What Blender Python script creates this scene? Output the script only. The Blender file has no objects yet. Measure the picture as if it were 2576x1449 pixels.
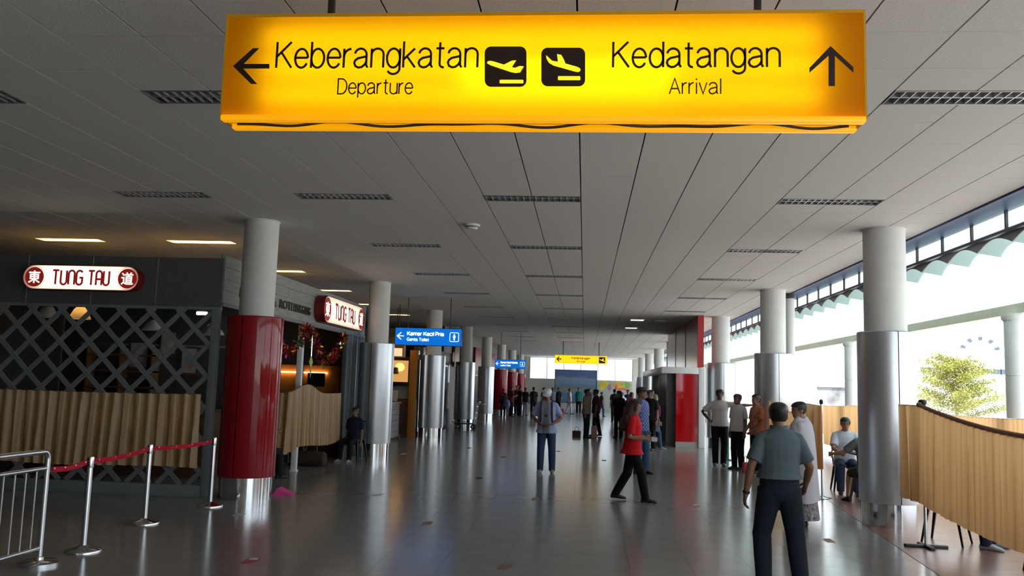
import bpy, bmesh, math, random
from mathutils import Vector, Matrix
random.seed(7)
PI = math.pi
scene = bpy.context.scene
COL = scene.collection

# ------------------------------------------------------------------ camera
EYE = Vector((0.0, 0.0, 1.72))
FPX = 2150.0                                   # focal length in pixels of a 2576 px wide frame
CR = Vector((0.99600798, 0.08403586, 0.03010112))
CU = Vector((-0.02029254, -0.11522303, 0.99313235))
CF = Vector((-0.08692707, 0.98977858, 0.11305775))
cam_data = bpy.data.cameras.new('camera')
cam_data.sensor_width = 36.0
cam_data.sensor_fit = 'HORIZONTAL'
cam_data.lens = FPX / 2576.0 * 36.0
cam_data.clip_end = 500
cam = bpy.data.objects.new('camera', cam_data)
COL.objects.link(cam)
cam.matrix_world = Matrix(((CR.x, CU.x, -CF.x, EYE.x), (CR.y, CU.y, -CF.y, EYE.y), (CR.z, CU.z, -CF.z, EYE.z), (0, 0, 0, 1)))
scene.camera = cam

# ------------------------------------------------------------------ sky, sun, exposure
world = bpy.data.worlds.new('sky')
scene.world = world
world.use_nodes = True
bg = world.node_tree.nodes['Background']
bg.inputs[0].default_value = (0.83, 0.92, 1.0, 1)
bg.inputs[1].default_value = 1.9
sun_data = bpy.data.lights.new('sun', 'SUN')
sun_data.energy = 9.0
sun_data.angle = math.radians(1.0)
sun_data.color = (1.0, 0.98, 0.96)
sun = bpy.data.objects.new('sun', sun_data)
COL.objects.link(sun)
sun.location = (-30, -25, 60)
sun.rotation_euler = Vector((0.36, 0.30, -0.88)).to_track_quat('-Z', 'Y').to_euler()
scene.view_settings.view_transform = 'Standard'
scene.view_settings.look = 'None'
scene.view_settings.gamma = 1.0
scene.view_settings.use_curve_mapping = False
scene.view_settings.exposure = 0.9
scene.cycles.use_denoising = True
scene.cycles.max_bounces = 6
scene.cycles.diffuse_bounces = 3
scene.cycles.glossy_bounces = 3
scene.cycles.transmission_bounces = 6
scene.cycles.transparent_max_bounces = 12
scene.cycles.sample_clamp_indirect = 6.0

# ------------------------------------------------------------------ helpers
def ray(x, y):
    return CF + CR * ((x - 1288.0) / FPX) - CU * ((y - 724.5) / FPX)
def on_y(x, y, Y):
    d = ray(x, y); return EYE + d * (Y / d.y)
def on_x(x, y, X):
    d = ray(x, y); return EYE + d * (X / d.x)
def on_z(x, y, Z=0.0):
    d = ray(x, y); return EYE + d * ((Z - EYE.z) / d.z)
def in_frame(p, m=60):
    d = Vector(p) - EYE; c = d.dot(CF)
    if c < 0.3: return False
    x = 1288 + FPX * d.dot(CR) / c; y = 724.5 - FPX * d.dot(CU) / c
    return -m < x < 2576 + m and -m < y < 1449 + m

def tag(o, label=None, cat=None, group=None, kind=None):
    if label: o['label'] = label
    if cat: o['category'] = cat
    if group: o['group'] = group
    if kind: o['kind'] = kind
    return o
def thing(name, label, cat, loc=(0, 0, 0), rz=0.0, group=None):
    o = bpy.data.objects.new(name, None)
    o.empty_display_size = 0.1
    COL.objects.link(o)
    o.location = loc; o.rotation_euler = (0, 0, rz)
    return tag(o, label, cat, group)
def link(name, me, mat=None, parent=None, loc=None, rot=None, scale=None):
    if mat is not None and not me.materials:
        for m in (mat if isinstance(mat, (list, tuple)) else [mat]): me.materials.append(m)
    o = bpy.data.objects.new(name, me)
    COL.objects.link(o)
    if parent is not None: o.parent = parent
    if loc is not None: o.location = loc
    if rot is not None: o.rotation_euler = rot
    if scale is not None: o.scale = scale
    return o
def copy_tree(o, parent=None):
    c = o.copy(); COL.objects.link(c)
    if parent is not None: c.parent = parent
    for ch in list(o.children): copy_tree(ch, c)
    return c
def perp(d):
    d = Vector(d).normalized()
    a = Vector((0, 0, 1)) if abs(d.z) < 0.9 else Vector((1, 0, 0))
    u = d.cross(a).normalized()
    return u, u.cross(d).normalized()

class M:
    def __init__(s): s.v = []; s.f = []; s.mi = []; s.cur = 0
    def add(s, vs, fs):
        b = len(s.v); s.v += [tuple(v) for v in vs]
        for f in fs: s.f.append(tuple(b + i for i in f)); s.mi.append(s.cur)
        return s
    def box(s, x0, x1, y0, y1, z0, z1):
        vs = [(x, y, z) for z in (z0, z1) for y in (y0, y1) for x in (x0, x1)]
        return s.add(vs, [(0, 2, 3, 1), (4, 5, 7, 6), (0, 1, 5, 4), (2, 6, 7, 3), (0, 4, 6, 2), (1, 3, 7, 5)])
    def bbox(s, x0, x1, y0, y1, z0, z1, b=0.01, seg=2):
        bm = bmesh.new(); bmesh.ops.create_cube(bm, size=1)
        for v in bm.verts:
            v.co = Vector(((x0 + x1) / 2 + v.co.x * (x1 - x0), (y0 + y1) / 2 + v.co.y * (y1 - y0), (z0 + z1) / 2 + v.co.z * (z1 - z0)))
        bmesh.ops.bevel(bm, geom=list(bm.edges), offset=b, segments=seg, profile=0.5, affect='EDGES')
        bm.verts.index_update()
        s.add([v.co[:] for v in bm.verts], [[v.index for v in f.verts] for f in bm.faces]); bm.free(); return s
    def ring(s, c, u, w, ru, rw, n):
        return [Vector(c) + u * (math.cos(2 * PI * k / n) * ru) + w * (math.sin(2 * PI * k / n) * rw) for k in range(n)]
    def loft(s, rings, cap=True, closed=False):
        n = len(rings[0]); vs = [p for r in rings for p in r]; fs = []
        R = len(rings)
        for i in range(R if closed else R - 1):
            j = (i + 1) % R
            for k in range(n):
                k2 = (k + 1) % n
                fs.append((i * n + k, i * n + k2, j * n + k2, j * n + k))
        if cap and not closed:
            fs.append(tuple(range(n - 1, -1, -1))); fs.append(tuple((R - 1) * n + k for k in range(n)))
        return s.add(vs, fs)
    def cyl(s, p0, p1, r0, r1=None, n=16, cap=True):
        r1 = r0 if r1 is None else r1
        p0 = Vector(p0); p1 = Vector(p1); u, w = perp(p1 - p0)
        return s.loft([s.ring(p0, w, u, r0, r0, n), s.ring(p1, w, u, r1, r1, n)], cap)
    def tube(s, pts, r, n=10, cap=True, closed=False):
        pts = [Vector(p) for p in pts]; R = len(pts); rings = []
        rr = r if isinstance(r, (list, tuple)) else [r] * R
        u = None
        for i, p in enumerate(pts):
            a = pts[(i - 1) % R] if (i > 0 or closed) else p
            b = pts[(i + 1) % R] if (i < R - 1 or closed) else p
            d = (b - a).normalized()
            if u is None: u, w = perp(d)
            else:
                u = (u - d * u.dot(d)).normalized()
            w = u.cross(d).normalized()
            rings.append(s.ring(p, w, u, rr[i], rr[i], n))
        return s.loft(rings, cap, closed)
    def lathe(s, prof, c=(0, 0, 0), n=32):
        c = Vector(c)
        return s.loft([[c + Vector((math.cos(2 * PI * k / n) * r, math.sin(2 * PI * k / n) * r, z)) for k in range(n)] for r, z in prof])
    def prism(s, pts, fn, d):
        """pts: 2-D outline, fn maps (a, b) to 3-D, d: extrusion vector"""
        n = len(pts); P = [Vector(fn(a, b)) for a, b in pts]; Q = [p + Vector(d) for p in P]
        fs = [tuple(range(n)), tuple(range(2 * n - 1, n - 1, -1))]
        for k in range(n): fs.append((k, n + k, n + (k + 1) % n, (k + 1) % n))
        return s.add(P + Q, fs)
    def ball(s, c, r, n=12, m=8):
        c = Vector(c); r = r if isinstance(r, (list, tuple)) else (r, r, r)
        rings = []
        for i in range(1, m):
            t = PI * i / m
            rings.append([c + Vector((r[0] * math.sin(t) * math.cos(2 * PI * k / n), r[1] * math.sin(t) * math.sin(2 * PI * k / n), -r[2] * math.cos(t))) for k in range(n)])
        return s.loft(rings)
    def mesh(s, name, smooth=40, fix=True):
        me = bpy.data.meshes.new(name)
        me.from_pydata(s.v, [], s.f)
        if any(s.mi): me.polygons.foreach_set('material_index', s.mi)
        if fix:
            bm = bmesh.new(); bm.from_mesh(me)
            bmesh.ops.recalc_face_normals(bm, faces=bm.faces)
            bm.to_mesh(me); bm.free()
        if smooth:
            me.polygons.foreach_set('use_smooth', [True] * len(me.polygons))
            me.set_sharp_from_angle(angle=math.radians(smooth))
        me.update()
        return me
    def build(s, name, mat, parent=None, smooth=40, fix=True, **kw):
        return link(name, s.mesh(name, smooth, fix), mat, parent, **kw)

MATS = {}
def mat(name, col=(0.5, 0.5, 0.5), rough=0.5, metal=0.0, var=0.0, scale=8.0, bump=0.0, spec=0.5, emit=None, estr=0.0, coat=0.0, trans=0.0, stretch=None, col2=None):
    if name in MATS: return MATS[name]
    m = bpy.data.materials.new(name); MATS[name] = m
    m.use_nodes = True
    nt = m.node_tree; p = nt.nodes['Principled BSDF']
    p.inputs['Base Color'].default_value = (*col, 1)
    p.inputs['Roughness'].default_value = rough
    p.inputs['Metallic'].default_value = metal
    p.inputs['Specular IOR Level'].default_value = spec
    p.inputs['Coat Weight'].default_value = coat
    p.inputs['Transmission Weight'].default_value = trans
    if emit:
        p.inputs['Emission Color'].default_value = (*emit, 1); p.inputs['Emission Strength'].default_value = estr
    if var or bump or col2:
        tc = nt.nodes.new('ShaderNodeTexCoord'); mp = nt.nodes.new('ShaderNodeMapping')
        nt.links.new(tc.outputs['Object'], mp.inputs[0])
        if stretch: mp.inputs['Scale'].default_value = stretch
        nz = nt.nodes.new('ShaderNodeTexNoise'); nz.inputs['Scale'].default_value = scale; nz.inputs['Detail'].default_value = 4
        nt.links.new(mp.outputs[0], nz.inputs['Vector'])
        if var or col2:
            rp = nt.nodes.new('ShaderNodeValToRGB')
            rp.color_ramp.elements[0].position = 0.3; rp.color_ramp.elements[1].position = 0.7
            a = [max(0, c * (1 - var)) for c in col]; b = [min(1, c * (1 + var)) for c in col]
            if col2: a, b = col, col2
            rp.color_ramp.elements[0].color = (*a, 1); rp.color_ramp.elements[1].color = (*b, 1)
            nt.links.new(nz.outputs['Fac'], rp.inputs[0]); nt.links.new(rp.outputs[0], p.inputs['Base Color'])
        if bump:
            bp = nt.nodes.new('ShaderNodeBump'); bp.inputs['Strength'].default_value = bump; bp.inputs['Distance'].default_value = 0.02
            nt.links.new(nz.outputs['Fac'], bp.inputs['Height']); nt.links.new(bp.outputs[0], p.inputs['Normal'])
    return m
def translucent(name, col, tcol, fac=0.5, rough=0.4):
    if name in MATS: return MATS[name]
    m = bpy.data.materials.new(name); MATS[name] = m; m.use_nodes = True
    nt = m.node_tree; p = nt.nodes['Principled BSDF']; out = nt.nodes['Material Output']
    p.inputs['Base Color'].default_value = (*col, 1); p.inputs['Roughness'].default_value = rough
    t = nt.nodes.new('ShaderNodeBsdfTranslucent'); t.inputs[0].default_value = (*tcol, 1)
    mx = nt.nodes.new('ShaderNodeMixShader'); mx.inputs[0].default_value = fac
    nt.links.new(p.outputs[0], mx.inputs[1]); nt.links.new(t.outputs[0], mx.inputs[2]); nt.links.new(mx.outputs[0], out.inputs[0])
    return m
def glass(name, col=(1, 1, 1), refl=0.06):
    if name in MATS: return MATS[name]
    m = bpy.data.materials.new(name); MATS[name] = m; m.use_nodes = True
    nt = m.node_tree; nt.nodes.remove(nt.nodes['Principled BSDF']); out = nt.nodes['Material Output']
    t = nt.nodes.new('ShaderNodeBsdfTransparent'); t.inputs[0].default_value = (*col, 1)
    g = nt.nodes.new('ShaderNodeBsdfGlossy'); g.inputs['Roughness'].default_value = 0.02
    mx = nt.nodes.new('ShaderNodeMixShader'); mx.inputs[0].default_value = refl
    nt.links.new(t.outputs[0], mx.inputs[1]); nt.links.new(g.outputs[0], mx.inputs[2]); nt.links.new(mx.outputs[0], out.inputs[0])
    return m

WORK = bpy.data.scenes.new('workbench')                # scratch scene: evaluates one mesh at a time, removed at the end
def evaluated_mesh(o):
    WORK.collection.objects.link(o)
    vl = WORK.view_layers[0]; vl.update()
    me = bpy.data.meshes.new_from_object(o.evaluated_get(vl.depsgraph))
    bpy.data.objects.remove(o)
    return me
def text_mesh(body, w, h, depth=0.004, thin=0.0, shear=0.0, bold=0.0):
    """glyph outlines filled and fitted to the box w x h (lower left at 0,0 in the xz plane, front at -y)"""
    c = bpy.data.curves.new('t', 'FONT'); c.body = body; c.size = 1.0; c.extrude = 0.01; c.offset = bold - thin; c.shear = shear
    c.resolution_u = 4
    me = evaluated_mesh(bpy.data.objects.new('t', c)); bpy.data.curves.remove(c)
    me.materials.clear()
    xs = [v.co.x for v in me.vertices]; ys = [v.co.y for v in me.vertices]
    x0, x1, y0, y1 = min(xs), max(xs), min(ys), max(ys)
    for v in me.vertices:
        a = (v.co.x - x0) / (x1 - x0) * w; b = (v.co.y - y0) / (y1 - y0) * h
        v.co = (a, -depth * (0.5 + v.co.z / 0.02), b)
    me.update()
    return me
ORD = ['first', 'second', 'third', 'fourth', 'fifth', 'sixth', 'seventh', 'eighth', 'ninth', 'tenth', 'eleventh', 'twelfth', 'thirteenth', 'fourteenth', 'fifteenth', 'sixteenth', 'seventeenth', 'eighteenth']

# ------------------------------------------------------------------ materials
m_tile = mat('ceiling_tile', (0.72, 0.71, 0.69), 0.85, var=0.03, scale=30, bump=0.15)
m_back = mat('ceiling_grid', (0.10, 0.09, 0.085), 0.8, var=0.1)
m_floor = mat('floor_stone', (0.27, 0.27, 0.27), 0.18, var=0.08, scale=2.2, spec=0.6)
m_grout = mat('floor_grout', (0.07, 0.07, 0.07), 0.5, var=0.1)
m_terra = mat('terrace_tile', (0.24, 0.125, 0.11), 0.28, var=0.25, scale=5)
m_plaster = mat('white_plaster', (0.70, 0.70, 0.69), 0.6, var=0.03, scale=6, bump=0.05)
m_alu = mat('brushed_aluminium', (0.62, 0.65, 0.70), 0.34, 0.85, var=0.03, scale=3, stretch=(1, 1, 0.2))
m_chrome = mat('polished_steel', (0.75, 0.77, 0.80), 0.10, 1.0, var=0.02, scale=4)
m_steel = mat('stainless_steel', (0.68, 0.69, 0.72), 0.20, 1.0, var=0.03, scale=4)
m_redgloss = mat('red_gloss_panel', (0.30, 0.006, 0.014), 0.06, 0.0, var=0.04, scale=2, spec=0.32, bump=0.01)
m_black = mat('black_paint', (0.012, 0.012, 0.013), 0.4, var=0.1)
m_dark = mat('dark_grey', (0.05, 0.05, 0.055), 0.5, var=0.1)
m_glass = glass('clear_glass', (0.96, 0.98, 0.98))
m_white = mat('white_paint', (0.82, 0.83, 0.84), 0.35, var=0.02)

# ------------------------------------------------------------------ structure: ceiling
ZC = 4.036
GX, GY, TW, TD = -0.093, 7.9277, 0.6, 0.6259
XL, XR, Y0, Y1 = -13.0, 5.05, -6.0, 68.0
ceil = M().box(XL, XR, Y0, Y1 + 0.3, ZC + 0.10, ZC + 0.40).build('ceiling', m_back, smooth=0)
tag(ceil, 'suspended ceiling of pale square tiles running the length of the hall', kind='structure')
light_spots = []                                # (x centre, y centre, warm)
for r in range(-1, 10):
    y = GY + TD * (4 + 6 * r)
    for ic in (-15, -11, -9, -5, -1, 5):
        if (ic == 5 and y > 30) or (ic == -9 and y > 12) or (ic in (-15, -11) and y < 12): continue
        warm = ic <= -11 and y < 30
        light_spots.append((GX + TW * ic, y, warm, r, ic))
def tile_rect(i, j):
    x0, x1 = GX + TW * i, GX + TW * (i + 1); y0, y1 = GY + TD * j, GY + TD * (j + 1)
    for lx, ly, *_ in light_spots:
        if lx - 0.601 < (x0 + x1) / 2 < lx + 0.601:
            if abs(y0 - ly) < 0.05: y0 = ly + 0.158
            if abs(y1 - ly) < 0.05: y1 = ly - 0.158
    return x0 + 0.006, min(x1 - 0.006, 4.70), y0 + 0.0035, y1 - 0.0035
tiles = []
i0, i1 = int((XL - GX) / TW), 8
for i in range(i0, i1):
    for j in range(int((Y0 - GY) / TD), int((Y1 - GY) / TD) + 1):
        tiles.append(tile_rect(i, j))
vis = [t for t in tiles if in_frame(((t[0] + t[1]) / 2, (t[2] + t[3]) / 2, ZC), 40) and t[2] > 4.3 and (t[0] > -6.2 or t[3] < 13)]
vis.sort(key=lambda t: (t[2] ** 2 + 0.3 * (t[0]) ** 2))
near = set(vis[:300])
unit = M().box(-0.5, 0.5, -0.5, 0.5, 0, 0.009).mesh('ceiling_tile', 0)
unit.materials.append(m_tile)
far = M()
for t in tiles:
    if t in near:
        link('ceiling_tile', unit, parent=ceil, loc=((t[0] + t[1]) / 2, (t[2] + t[3]) / 2, ZC), scale=(t[1] - t[0], t[3] - t[2], 1))
    else:
        far.box(t[0], t[1], t[2], t[3], ZC, ZC + 0.009)
tag(far.build('ceiling_tile_field', m_tile, ceil, smooth=0, fix=False), kind='stuff')
# blue soffit strip along the open side
m_soffit = mat('blue_soffit', (0.10, 0.15, 0.36), 0.5, var=0.05)
so = M().box(4.72, 5.05, Y0, Y1, ZC - 0.02, ZC + 0.011).build('trim_1', m_soffit, smooth=0)
M().box(5.03, 5.05, Y0, Y1, ZC + 0.011, ZC + 0.11).build('upstand', m_soffit, so, smooth=0)
tag(so, 'blue painted soffit strip edging the ceiling on the open side', kind='structure')

# ------------------------------------------------------------------ structure: floor
def border_x(y): return min(4.6, 3.50 + (y - 8.9) * 0.0937)
fl = M().box(XL, 4.9, Y0, Y1 + 0.2, -0.25, -0.004).build('floor', m_grout, smooth=0)
tag(fl, 'polished grey stone floor of the hall', kind='structure')
FT = 0.6; ft = []
for i in range(int(XL / FT), int(4.8 / FT) + 1):
    for j in range(int(Y0 / FT), int(Y1 / FT) + 1):
        ft.append((i * FT - 0.13, j * FT + 0.1))
fv = [t for t in ft if in_frame((t[0] + 0.3, t[1] + 0.3, 0), 30) and t[0] < border_x(t[1])]
fv.sort(key=lambda t: t[1] ** 2 + 0.5 * t[0] ** 2)
fnear = set(fv[:300])
unit = M().box(0.001, FT - 0.001, 0.001, FT - 0.001, -0.012, 0).mesh('floor_tile', 0)
unit.materials.append(m_floor)
far = M()
for t in ft:
    if t in fnear: link('floor_tile', unit, parent=fl, loc=(t[0], t[1], 0))
    else: far.box(t[0] + 0.001, t[0] + FT - 0.001, t[1] + 0.001, t[1] + FT - 0.001, -0.012, 0)
tag(far.build('floor_tile_field', m_floor, fl, smooth=0, fix=False), kind='stuff')
pts = [(border_x(Y0), Y0), (7.6, Y0), (7.6, Y1), (border_x(Y1), Y1), (border_x(20.95), 20.95)]
te = M().prism(pts, lambda a, b: (a, b, -0.25), (0, 0, 0.254)).build('floor_terrace', m_terra, smooth=0)
tag(te, 'brick red tiled terrace floor beside the hall', kind='structure')

# ------------------------------------------------------------------ structure: walls
m_walldark = mat('dark_wall', (0.10, 0.095, 0.09), 0.6, var=0.1)
m_cream = mat('cream_wall', (0.62, 0.58, 0.50), 0.6, var=0.04)
tag(M().box(XL - 0.2, XL + 0.01, Y0 - 0.2, Y1 + 0.2, -0.25, ZC + 0.4).build('wall_left', m_walldark, smooth=0), 'dark wall behind the shops', kind='structure')
tag(M().box(XL, 5.05, Y0 - 0.2, Y0 + 0.01, -0.2, ZC + 0.4).build('wall_back', m_cream, smooth=0), 'plain wall behind the camera', kind='structure')
w = M().box(XL, 5.05, Y1, Y1 + 0.2, -0.2, 2.28)
w.box(XL, -4.35, Y1, Y1 + 0.2, 2.28, ZC + 0.11).box(3.72, 5.05, Y1, Y1 + 0.2, 2.28, ZC + 0.11)
tag(w.build('wall_end', m_cream, smooth=0), 'cream end wall below the bright windows', kind='structure')
# end windows: frame, mullions, panes
wf = M().box(-4.35, 3.72, Y1, Y1 + 0.12, 2.28, 2.34).box(-4.35, 3.72, Y1, Y1 + 0.12, 3.97, 4.15).build('window_1', m_white, smooth=0)
tag(wf, 'wide bright window band above the end wall', kind='structure')
for k in range(7):
    x = -4.35 + 8.07 * k / 6
    M().box(x - 0.03, x + 0.03, Y1, Y1 + 0.1, 2.34, 3.97).build('mullion', m_white, wf, smooth=0)
    if k < 6: M().box(x + 0.03, x + 8.07 / 6 - 0.03, Y1 + 0.04, Y1 + 0.05, 2.34, 3.97).build('pane', m_glass, wf, smooth=0)
# clerestory strip on the open side
XCL = 5.08
cl = M().box(XCL - 0.02, XCL + 0.04, Y0, Y1, 3.755, 3.785).box(XCL - 0.03, XCL + 0.05, Y0, Y1, 4.015, 4.36).build('window_2', mat('dark_blue_frame', (0.03, 0.04, 0.09), 0.4, var=0.05), smooth=0)
tag(cl, 'narrow strip window between the ceiling and the canopy', kind='structure')
um = M().box(-0.015, 0.02, -0.015, 0.015, 3.785, 4.015).mesh('mullion', 0); um.materials.append(m_dark)
up = M().box(0, 0.008, -0.455, 0.455, 3.785, 4.015).mesh('pane', 0); up.materials.append(m_glass)
y = 10.73 - 0.94 * 17
while y < Y1 - 0.5:
    link('mullion', um, parent=cl, loc=(XCL, y, 0)); link('pane', up, parent=cl, loc=(XCL, y + 0.47, 0)); y += 0.94

# ------------------------------------------------------------------ canopy and outside posts
m_canopy = translucent('canopy_sheet', (0.58, 0.68, 0.65), (0.64, 0.74, 0.71), 0.55)
can = thing('canopy', 'pale green translucent corrugated canopy over the terrace', 'canopy', (0, 0, 0))
PER = 0.94
def sheet(yc):
    v = []; f = []; nu, nv = 13, 7
    for a in range(nv):
        t = a / (nv - 1); x = 5.15 + t * 2.25; zb = 3.70 - 0.17 * (x - 5.1)
        for b in range(nu):
            s = b / (nu - 1); yy = (s - 0.5) * PER
            v.append((x, yc + yy, zb + 0.11 * abs(math.cos(PI * (s - 0.5))) - 0.05))
    for a in range(nv - 1):
        for b in range(nu - 1): f.append((a * nu + b, a * nu + b + 1, (a + 1) * nu + b + 1, (a + 1) * nu + b))
    m = M(); m.add(v, f); m.add([(p[0], p[1], p[2] + 0.006) for p in v], [q[::-1] for q in f]); return m
um = sheet(0).mesh('canopy_sheet', 60, False); um.materials.append(m_canopy)
endcap = M()
arc = [(PER * (b / 12 - 0.5), 0.11 * abs(math.cos(PI * (b / 12 - 0.5))) - 0.05) for b in range(13)]
endcap.prism([(-PER / 2, 0.14)] + arc + [(PER / 2, 0.14)], lambda a, b: (5.14, a, 3.69 + b), (0.012, 0, 0))
ue = endcap.mesh('end_closure', 0); ue.materials.append(mat('closure_grey', (0.30, 0.31, 0.30), 0.5, var=0.05))
y = 10.73 - 0.94 * 17.5
while y < 66:
    s = link('canopy_sheet', um, parent=can, loc=(0, y, 0)); link('end_closure', ue, parent=s); y += PER
M().box(6.98, 7.14, Y0, 66, 3.13, 3.29).build('eave_beam', mat('beam_beige', (0.62, 0.55, 0.44), 0.5, var=0.05), can, smooth=0)
M().tube([(7.32, Y0, 3.30), (7.32, 66, 3.30)], 0.06, 10).build('gutter', mat('gutter_grey', (0.5, 0.5, 0.48), 0.5, var=0.04), can)
for k, y in enumerate((5.9, 14.66, 23.4, 32.2, 41.0, 49.8, 58.6)):
    p = thing('canopy_post', 'round white post holding up the canopy edge, %s from the camera' % ORD[k], 'post', (7.02, y, 0), group='canopy posts')
    M().lathe([(0.165, 0.0), (0.165, 2.1), (0.155, 2.11), (0.165, 2.12), (0.165, 3.02)], n=28).build('shaft', m_plaster, p)
    M().lathe([(0.18, 3.02), (0.20, 3.05), (0.20, 3.13)], n=28).build('cap_plate', m_plaster, p)

# ------------------------------------------------------------------ columns
def column(x, y, rs, rc, clad, label, ztop=2.60, zb=0.31, ph=0.0, base=None):
    c = thing('column', label, 'column', (x, y, 0), ph, group='hall columns')
    M().lathe([(rs, ztop - 0.05), (rs, ZC - 0.02), (rs + 0.012, ZC - 0.018), (rs + 0.012, ZC)], n=48).build('shaft', m_plaster, c)
    b = M()
    prof = [(rc - 0.05, zb), (rc - 0.002, zb), (rc, zb + 0.01), (rc, ztop - 0.012), (rc - 0.012, ztop), (rs - 0.01, ztop)]
    seams = 3
    for q in range(seams):                      # curved cladding panels with open joints
        a0 = 2 * PI * q / seams + 0.012 / rc / 2; a1 = 2 * PI * (q + 1) / seams - 0.012 / rc / 2
        pm = M(); n = 20
        rings = [[(r * math.cos(a0 + (a1 - a0) * k / n), r * math.sin(a0 + (a1 - a0) * k / n), z) for k in range(n + 1)] for r, z in prof]
        vs = [p for r in rings for p in r]; fs = []
        for i in range(len(rings) - 1):
            for k in range(n): fs.append((i * (n + 1) + k, i * (n + 1) + k + 1, (i + 1) * (n + 1) + k + 1, (i + 1) * (n + 1) + k))
        pm.add(vs, fs); pm.build('cladding_panel', clad, c, fix=True)
    M().lathe([(rc - 0.02, zb), (rc - 0.02, ztop - 0.02)], n=40).build('joint_core', m_dark, c)
    M().lathe([(rc - 0.03, 0.0), (rc - 0.03, zb + 0.01)], n=48).build('base_ring', base or m_chrome, c)
    return c
YC = [12.2 + 7.45 * k for k in range(8)]
for k, y in enumerate(YC):
    red = k == 0 or k >= 5
    lab = {0: 'column clad in glossy red panels beside the lattice wall', 1: 'silver clad column beside the hanging coffee shop sign', 2: 'silver clad column just past the orange doorway', 3: 'silver clad column behind the luggage trolley', 4: 'silver clad column next to the first far red column', 5: 'nearest of the far red clad columns', 6: 'middle one of the far red clad columns', 7: 'farthest of the red clad columns'}[k]
    column(-4.84, y, 0.25, 0.40, m_redgloss if red else m_alu, lab, ph=2.52)
for k, y in enumerate(YC):
    if 1 < k < 3: pass
    lab = 'silver clad column on the terrace side, %s from the camera' % ORD[k]
    column(4.13 if k == 0 else 4.2, y, 0.277, 0.375 if k == 0 else 0.41, m_alu, lab, ph=0.62)
dp = thing('drain_pipe', 'slim white pipe standing close behind the second terrace side column', 'pipe', (4.72, 20.25, 2.6))
M().lathe([(0.1, 0), (0.1, ZC - 2.62)], n=24).build('pipe', m_plaster, dp)
M().lathe([(0.115, ZC - 2.72), (0.115, ZC - 2.61)], n=24).build('collar', m_dark, dp)

# ------------------------------------------------------------------ ceiling lights
m_lhouse = mat('light_housing', (0.32, 0.33, 0.34), 0.3, 0.6, var=0.02)
m_louver = mat('louvre_blade', (0.62, 0.66, 0.70), 0.28, 0.6, var=0.02)
m_warm = mat('warm_tube', (1, 0.85, 0.6), 0.5, emit=(1.0, 0.66, 0.26), estr=16.0)
m_tubeoff = mat('unlit_tube', (0.75, 0.76, 0.78), 0.3, var=0.02)
hx, hy = 0.594, 0.155
hm = M().box(-hx, hx, -hy, hy, 0.075, 0.085)
hm.box(-hx, -hx + 0.012, -hy, hy, -0.004, 0.075).box(hx - 0.012, hx, -hy, hy, -0.004, 0.075).box(-hx, hx, -hy, -hy + 0.014, -0.004, 0.075).box(-hx, hx, hy - 0.014, hy, -0.004, 0.075)
hm = hm.mesh('housing', 0); hm.materials.append(m_lhouse)
cb = M().box(-0.004, 0.004, -hy + 0.014, hy - 0.014, 0.0, 0.045).mesh('louvre_blade', 0); cb.materials.append(m_louver)
lb = M().box(-hx + 0.012, hx - 0.012, -0.006, 0.006, 0.0, 0.045).mesh('louvre_spine', 0); lb.materials.append(m_louver)
tb = M().cyl((-0.56, -0.075, 0.058), (0.56, -0.075, 0.058), 0.013, n=8).cyl((-0.56, 0.075, 0.058), (0.56, 0.075, 0.058), 0.013, n=8)
tboff = tb.mesh('tube', 40); tboff.materials.append(m_tubeoff)
tbon = tb.mesh('tube', 40); tbon.materials.append(m_warm)
lj = M()
for k in range(14):
    x = -hx + 0.012 + (2 * hx - 0.024) * (k + 1) / 15
    lj.box(x - 0.004, x + 0.004, -hy + 0.014, hy - 0.014, 0.0, 0.045)
lj.box(-hx + 0.012, hx - 0.012, -0.006, 0.006, 0.0, 0.045)
lj = lj.mesh('louvre', 0); lj.materials.append(m_louver)
df = M().add([(-hx + 0.012, -hy + 0.014, 0.0), (hx - 0.012, -hy + 0.014, 0.0), (hx - 0.012, hy - 0.014, 0.0), (-hx + 0.012, hy - 0.014, 0.0)], [(0, 1, 2, 3)]).mesh('diffuser', 0, False); df.materials.append(translucent('prismatic_diffuser', (0.8, 0.75, 0.6), (1.0, 0.9, 0.7), 0.85))
LANE = {-15: 'deep over the shops', -11: 'over the shop fronts', -9: 'near the shop columns', -5: 'left of the hall axis', -1: 'on the hall axis', 5: 'towards the terrace'}
for lx, ly, warm, r, ic in light_spots:
    L = thing('ceiling_light', '%s louvred ceiling light %s, %s row from the camera' % ('warm glowing' if warm else 'unlit', LANE[ic], ORD[r + 1]), 'ceiling light', (lx, ly, ZC), group='louvred ceiling lights')
    link('housing', hm, parent=L)
    link('tube', tbon if warm else tboff, parent=L)
    if ly < 15 and ic >= -9:
        link('louvre_spine', lb, parent=L)
        for k in range(14):
            link('louvre_blade', cb, parent=L, loc=(-hx + 0.012 + (2 * hx - 0.024) * (k + 1) / 15, 0, 0))
    else:
        link('louvre', lj, parent=L) if not warm else link('diffuser', df, parent=L)
sd = thing('smoke_detector', 'small round smoke detector on the ceiling', 'smoke detector', (on_z(1187, 565, ZC).x, on_z(1187, 565, ZC).y, ZC))
M().lathe([(0.02, -0.075), (0.07, -0.072), (0.09, -0.05), (0.10, -0.03), (0.12, -0.028), (0.12, 0.0)], n=28).build('housing', m_plaster, sd)
M().lathe([(0.0925, -0.046), (0.0985, -0.034)], n=28).build('vent_ring', m_dark, sd)

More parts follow.
